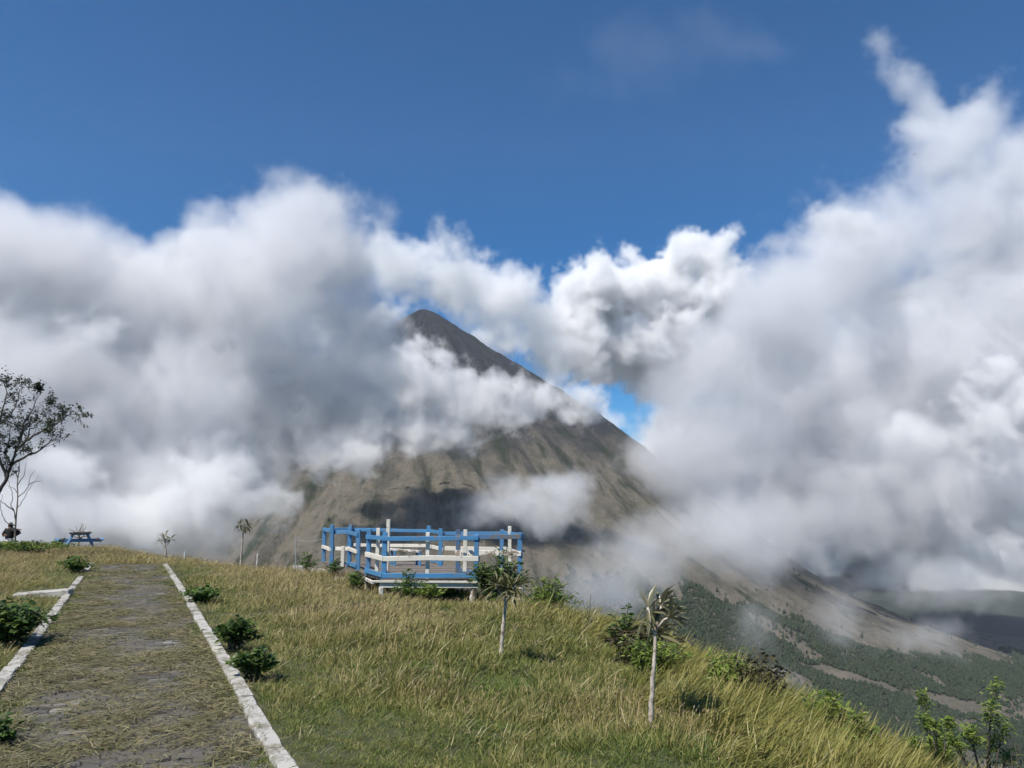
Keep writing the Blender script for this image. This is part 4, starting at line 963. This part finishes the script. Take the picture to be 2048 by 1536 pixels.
# ------------------------------------------------------------------ clouds: real volumes
def cloud(name, label, blobs, res, dens, col, feat, amp, sharp, soft=.15, warp=.35, seed=0., det=8, rough=.66, aniso=0.):
    """blobs: (u, v, depth, half width, half height as seen, half depth in metres); built as one volume in the world"""
    m = bpy.data.materials.new(name + '_vapour'); m.use_nodes = True; t = m.node_tree; t.nodes.clear()
    out = t.nodes.new('ShaderNodeOutputMaterial'); pv = t.nodes.new('ShaderNodeVolumePrincipled')
    pv.inputs['Color'].default_value = (*col, 1); pv.inputs['Density'].default_value = dens; pv.inputs['Anisotropy'].default_value = aniso
    t.links.new(pv.outputs[0], out.inputs['Volume'])
    bl = []; lo = Vector((1e9,) * 3); hi = -lo
    for b in blobs:
        u_, v_, Y, rx, ry, rd = b[:6]; k = b[6] if len(b) > 6 else 1.
        c = at(u_, v_, Y); r = Vector((rx * Y / FPX, rd, ry * Y / FPX)); bl.append((c, r, k))
        for i in range(3): lo[i] = min(lo[i], c[i] - r[i] * 1.3); hi[i] = max(hi[i], c[i] + r[i] * 1.3)
    ng = bpy.data.node_groups.new(name, 'GeometryNodeTree'); N = ng.nodes; L = ng.links
    ng.interface.new_socket('Geometry', in_out='OUTPUT', socket_type='NodeSocketGeometry')
    def op(ty, o_, *a):
        x = N.new(ty); x.operation = o_
        for i, q in enumerate(a):
            if hasattr(q, 'is_linked'): L.new(q, x.inputs[i])
            else: x.inputs[i].default_value = q
        return x.outputs['Value' if (ty == 'ShaderNodeMath' or o_ == 'LENGTH') else 'Vector']
    vm = lambda o_, *a: op('ShaderNodeVectorMath', o_, *a)
    ma = lambda o_, *a: op('ShaderNodeMath', o_, *a)
    pos = vm('ADD', N.new('GeometryNodeInputPosition').outputs[0], (seed * 1000, seed * 700, 0)) if seed else N.new('GeometryNodeInputPosition').outputs[0]
    p0 = N.new('GeometryNodeInputPosition').outputs[0]
    def ns(scale, d_, r_, vec):
        x = N.new('ShaderNodeTexNoise'); x.inputs['Scale'].default_value = scale; x.inputs['Detail'].default_value = d_; x.inputs['Roughness'].default_value = r_
        L.new(vec, x.inputs['Vector']); return x
    w = ns(1 / (feat * 1.6), 2, .5, pos); wv = vm('MULTIPLY', vm('SUBTRACT', w.outputs['Color'], (.5, .5, .5)), (feat * warp * 2,) * 3)
    pw = vm('ADD', p0, wv)
    s = None
    for c, r, k in bl:
        d_ = vm('LENGTH', vm('MULTIPLY', vm('SUBTRACT', pw, c), (1 / r.x, 1 / r.y, 1 / r.z)))
        q = ma('SUBTRACT', 1., d_)
        if k != 1.: q = ma('MULTIPLY', q, k)
        s = q if s is None else ma('SMOOTH_MAX', s, q, soft)
    f = ns(1 / feat, det, rough, vm('ADD', pos, wv)).outputs[0]
    q = ma('ADD', s, ma('MULTIPLY_ADD', f, amp * 2, -amp))
    q = ma('MINIMUM', ma('MAXIMUM', ma('MULTIPLY', q, sharp), 0.), 1.)
    vc = N.new('GeometryNodeVolumeCube'); L.new(q, vc.inputs['Density']); vc.inputs['Min'].default_value = lo; vc.inputs['Max'].default_value = hi
    for i, a in enumerate('XYZ'): vc.inputs['Resolution ' + a].default_value = max(12, int((hi[i] - lo[i]) / res))
    sm = N.new('GeometryNodeSetMaterial'); sm.inputs['Material'].default_value = m
    go = N.new('NodeGroupOutput'); L.new(vc.outputs[0], sm.inputs[0]); L.new(sm.outputs[0], go.inputs[0])
    me = bpy.data.meshes.new(name); me.from_pydata([lo, hi], [], []); me.materials.append(m)
    o = link(name, me); md = o.modifiers.new('vapour', 'NODES'); md.node_group = ng
    return tag(o, label, 'cloud', kind='stuff')

cloud('cloud_bank', 'large soft grey cloud bank with a rounded tower hiding the side of the volcano above the path', [
    (590, 430, 1550, 120, 100, 150), (690, 640, 1570, 95, 120, 120), (630, 790, 1560, 90, 90, 110), (610, 540, 1550, 170, 160, 175), (440, 540, 1550, 120, 130, 142), (300, 640, 1519, 170, 150, 161), (150, 540, 1488, 130, 150, 155), (-40, 540, 1488, 170, 170, 155),
    (560, 760, 1550, 200, 160, 148), (330, 820, 1488, 260, 170, 161), (60, 800, 1457, 230, 210, 161), (-160, 800, 1457, 230, 260, 161), (470, 930, 1488, 120, 120, 111), (500, 620, 1520, 150, 130, 150), (250, 1040, 1350, 260, 90, 90), (300, 930, 1450, 230, 130, 150), (120, 930, 1450, 200, 130, 150), (40, 1050, 1250, 220, 80, 90), (20, 1000, 1426, 250, 150, 124)],
    6, .022, (.90, .905, .92), 190, 1.5, 1.6, seed=0., det=9, rough=.70)
cloud('drifting_cloud', 'bright wispy cloud drifting across the middle of the volcano cone', [
    (700, 740, 2900, 130, 80, 86), (820, 770, 2900, 140, 85, 93), (940, 800, 2900, 130, 75, 86), (1050, 815, 2930, 100, 55, 68), (850, 860, 2900, 160, 50, 74), (680, 880, 2850, 90, 80, 74), (740, 660, 2900, 70, 60, 74), (1130, 800, 3000, 70, 45, 55, .7)],
    6, .025, (.98, .98, .98), 140, 2.1, 1.7, seed=1.3, det=9, rough=.70)
cloud('small_cloud', 'small thin low cloud floating in front of the bare lower slope', [
    (1080, 1005, 1700, 120, 55, 90), (990, 1020, 1700, 80, 40, 80), (1150, 985, 1715, 70, 50, 80)], 5, .011, (.95, .95, .955), 90, 2.0, 1.6, seed=2.1, det=8, rough=.7)
cloud('cloud_bank', 'huge grey cloud bank with a torn wisp on top towering over the forest slope', [
    (1700, 560, 4967, 200, 160, 473), (1900, 480, 4873, 180, 160, 439), (2080, 520, 4873, 200, 220, 439), (1560, 640, 3763, 170, 140, 338), (1390, 750, 3834, 150, 130, 286), (1620, 800, 4873, 240, 180, 507), (1880, 740, 4779, 260, 200, 507), (2120, 800, 4779, 200, 260, 507),
    (1420, 900, 3763, 180, 130, 286), (1700, 980, 4779, 240, 140, 439), (1960, 1000, 4686, 220, 140, 439), (1560, 1060, 3550, 200, 80, 234), (1900, 320, 4967, 120, 120, 270, .85), (1960, 230, 4967, 90, 90, 202, .7), (1850, 220, 5060, 60, 80, 169, .6), (1800, 160, 5060, 45, 70, 143, .5), (1775, 120, 5060, 38, 70, 117, .55), (2050, 330, 4967, 110, 120, 253, .85)],
    16, .0062, (.90, .905, .92), 480, 1.45, 1.7, seed=3.7, det=9, rough=.70)
cloud('fog_patch', 'thin fog rising from the valley behind the pale sapling', [
    (1200, 1180, 1900, 120, 80, 120), (1300, 1110, 1950, 160, 75, 140), (1420, 1060, 2000, 150, 75, 140), (1140, 1210, 1850, 70, 60, 90), (1500, 1110, 2000, 120, 50, 120, .7)], 8, .0055, (.95, .95, .96), 150, 1.3, 1.5, seed=4.4)
cloud('mist_wisps', 'thin torn mist wisps drifting low over the bare ash slope', [
    (1690, 1215, 2100, 70, 70, 90, .8), (1850, 1270, 2100, 110, 45, 90, .8), (1500, 1230, 1900, 50, 60, 70, .7), (1560, 1370, 1500, 60, 35, 60, .7), (1880, 1160, 2300, 140, 60, 120)], 8, .0038, (.95, .95, .96), 100, 1.5, 1.5, seed=5.5)
cloud('cumulus_cloud', 'brilliant white cumulus cloud far behind the volcano', [
    (1390, 550, 8200, 90, 80, 500), (1300, 590, 8200, 90, 80, 500), (1200, 610, 8200, 90, 90, 500), (1440, 600, 8200, 80, 80, 500), (1240, 690, 8200, 150, 70, 500), (1150, 690, 8200, 60, 50, 400), (1400, 700, 8300, 200, 90, 600)],
    28, .016, (.998, .998, .998), 520, 1.7, 4., seed=6.1, aniso=-.35, det=9, rough=.66)
cloud('cumulus_cloud', 'soft pale cumulus row far behind the summit of the volcano', [
    (800, 550, 7600, 100, 80, 400), (900, 560, 7600, 100, 70, 400), (1010, 600, 7600, 100, 70, 400), (1080, 640, 7600, 70, 60, 400), (860, 510, 7600, 70, 50, 300), (1120, 720, 7600, 80, 60, 300, .7), (1010, 690, 7600, 70, 50, 300, .6)],
    28, .006, (.99, .99, .99), 480, 2.2, 2.2, seed=7.9, det=9, rough=.70, aniso=-.2)
cloud('cloud_deck', 'bright white low cloud layer closing the horizon behind the volcano', [
    (0, 1000, 9000, 500, 170, 900), (500, 1000, 9000, 350, 150, 900), (2000, 950, 9500, 500, 260, 900), (1500, 980, 9800, 400, 170, 900), (2300, 900, 9500, 300, 300, 900), (-400, 950, 9000, 400, 250, 900), (170, 760, 9000, 220, 210, 800), (370, 620, 9000, 160, 150, 700), (30, 640, 9000, 160, 150, 700), (2000, 760, 9500, 300, 240, 800)],
    60, .012, (.99, .99, .99), 1000, 1.3, 3., seed=8.8, aniso=-.3)

cloud('sunlit_cloud_puffs', 'bright sunlit white puffs breaking through the grey cloud bank behind the bare tree', [
    (170, 700, 1330, 60, 50, 50), (355, 480, 1400, 34, 30, 40), (255, 520, 1400, 50, 34, 40), (130, 930, 1250, 80, 60, 50), (420, 960, 1330, 90, 70, 50), (520, 1010, 1340, 60, 50, 40), (300, 1030, 1280, 120, 60, 60)],
    4, .020, (.985, .985, .985), 95, 3.0, 1.8, seed=10.3, det=8, rough=.70, aniso=-.2)
cloud('sunlit_cloud_puffs', 'bright sunlit white puffs on the near face of the huge cloud bank over the lowland', [
    (1990, 860, 4050, 80, 90, 150), (2060, 760, 4050, 90, 90, 150), (1965, 1090, 4300, 70, 60, 140), (1800, 900, 4000, 80, 50, 130), (1690, 450, 4400, 70, 34, 130), (2080, 1000, 4200, 80, 80, 150)],
    13, .0085, (.985, .985, .985), 260, 2.8, 1.8, seed=11.7, det=8, rough=.70, aniso=-.2)
cloud('thin_cloud_veil', 'faint thin veil of high cloud in the blue sky above the cumulus', [
    (1300, 120, 7600, 220, 90, 250, .8), (1420, 70, 7600, 160, 80, 250, .8), (1180, 160, 7600, 120, 50, 200, .6)], 45, .00016, (.98, .98, .98), 900, 1.6, 1.2, seed=9.4)

# ------------------------------------------------------------------ haze
hm = bpy.data.materials.new('haze_air'); hm.use_nodes = True; t = hm.node_tree; t.nodes.clear()
out = t.nodes.new('ShaderNodeOutputMaterial'); pv = t.nodes.new('ShaderNodeVolumePrincipled')
pv.inputs['Color'].default_value = (.80, .89, 1, 1); pv.inputs['Density'].default_value = 1.8e-5; pv.inputs['Anisotropy'].default_value = .1
t.links.new(pv.outputs[0], out.inputs['Volume'])
mb = MB(); mb.box((0, 3100, 1050), (14000, 7200, 4500)); hb = mb.build('haze', hm)
tag(hb, 'pale blue haze in the air between the hill and the volcano', 'haze', kind='stuff')
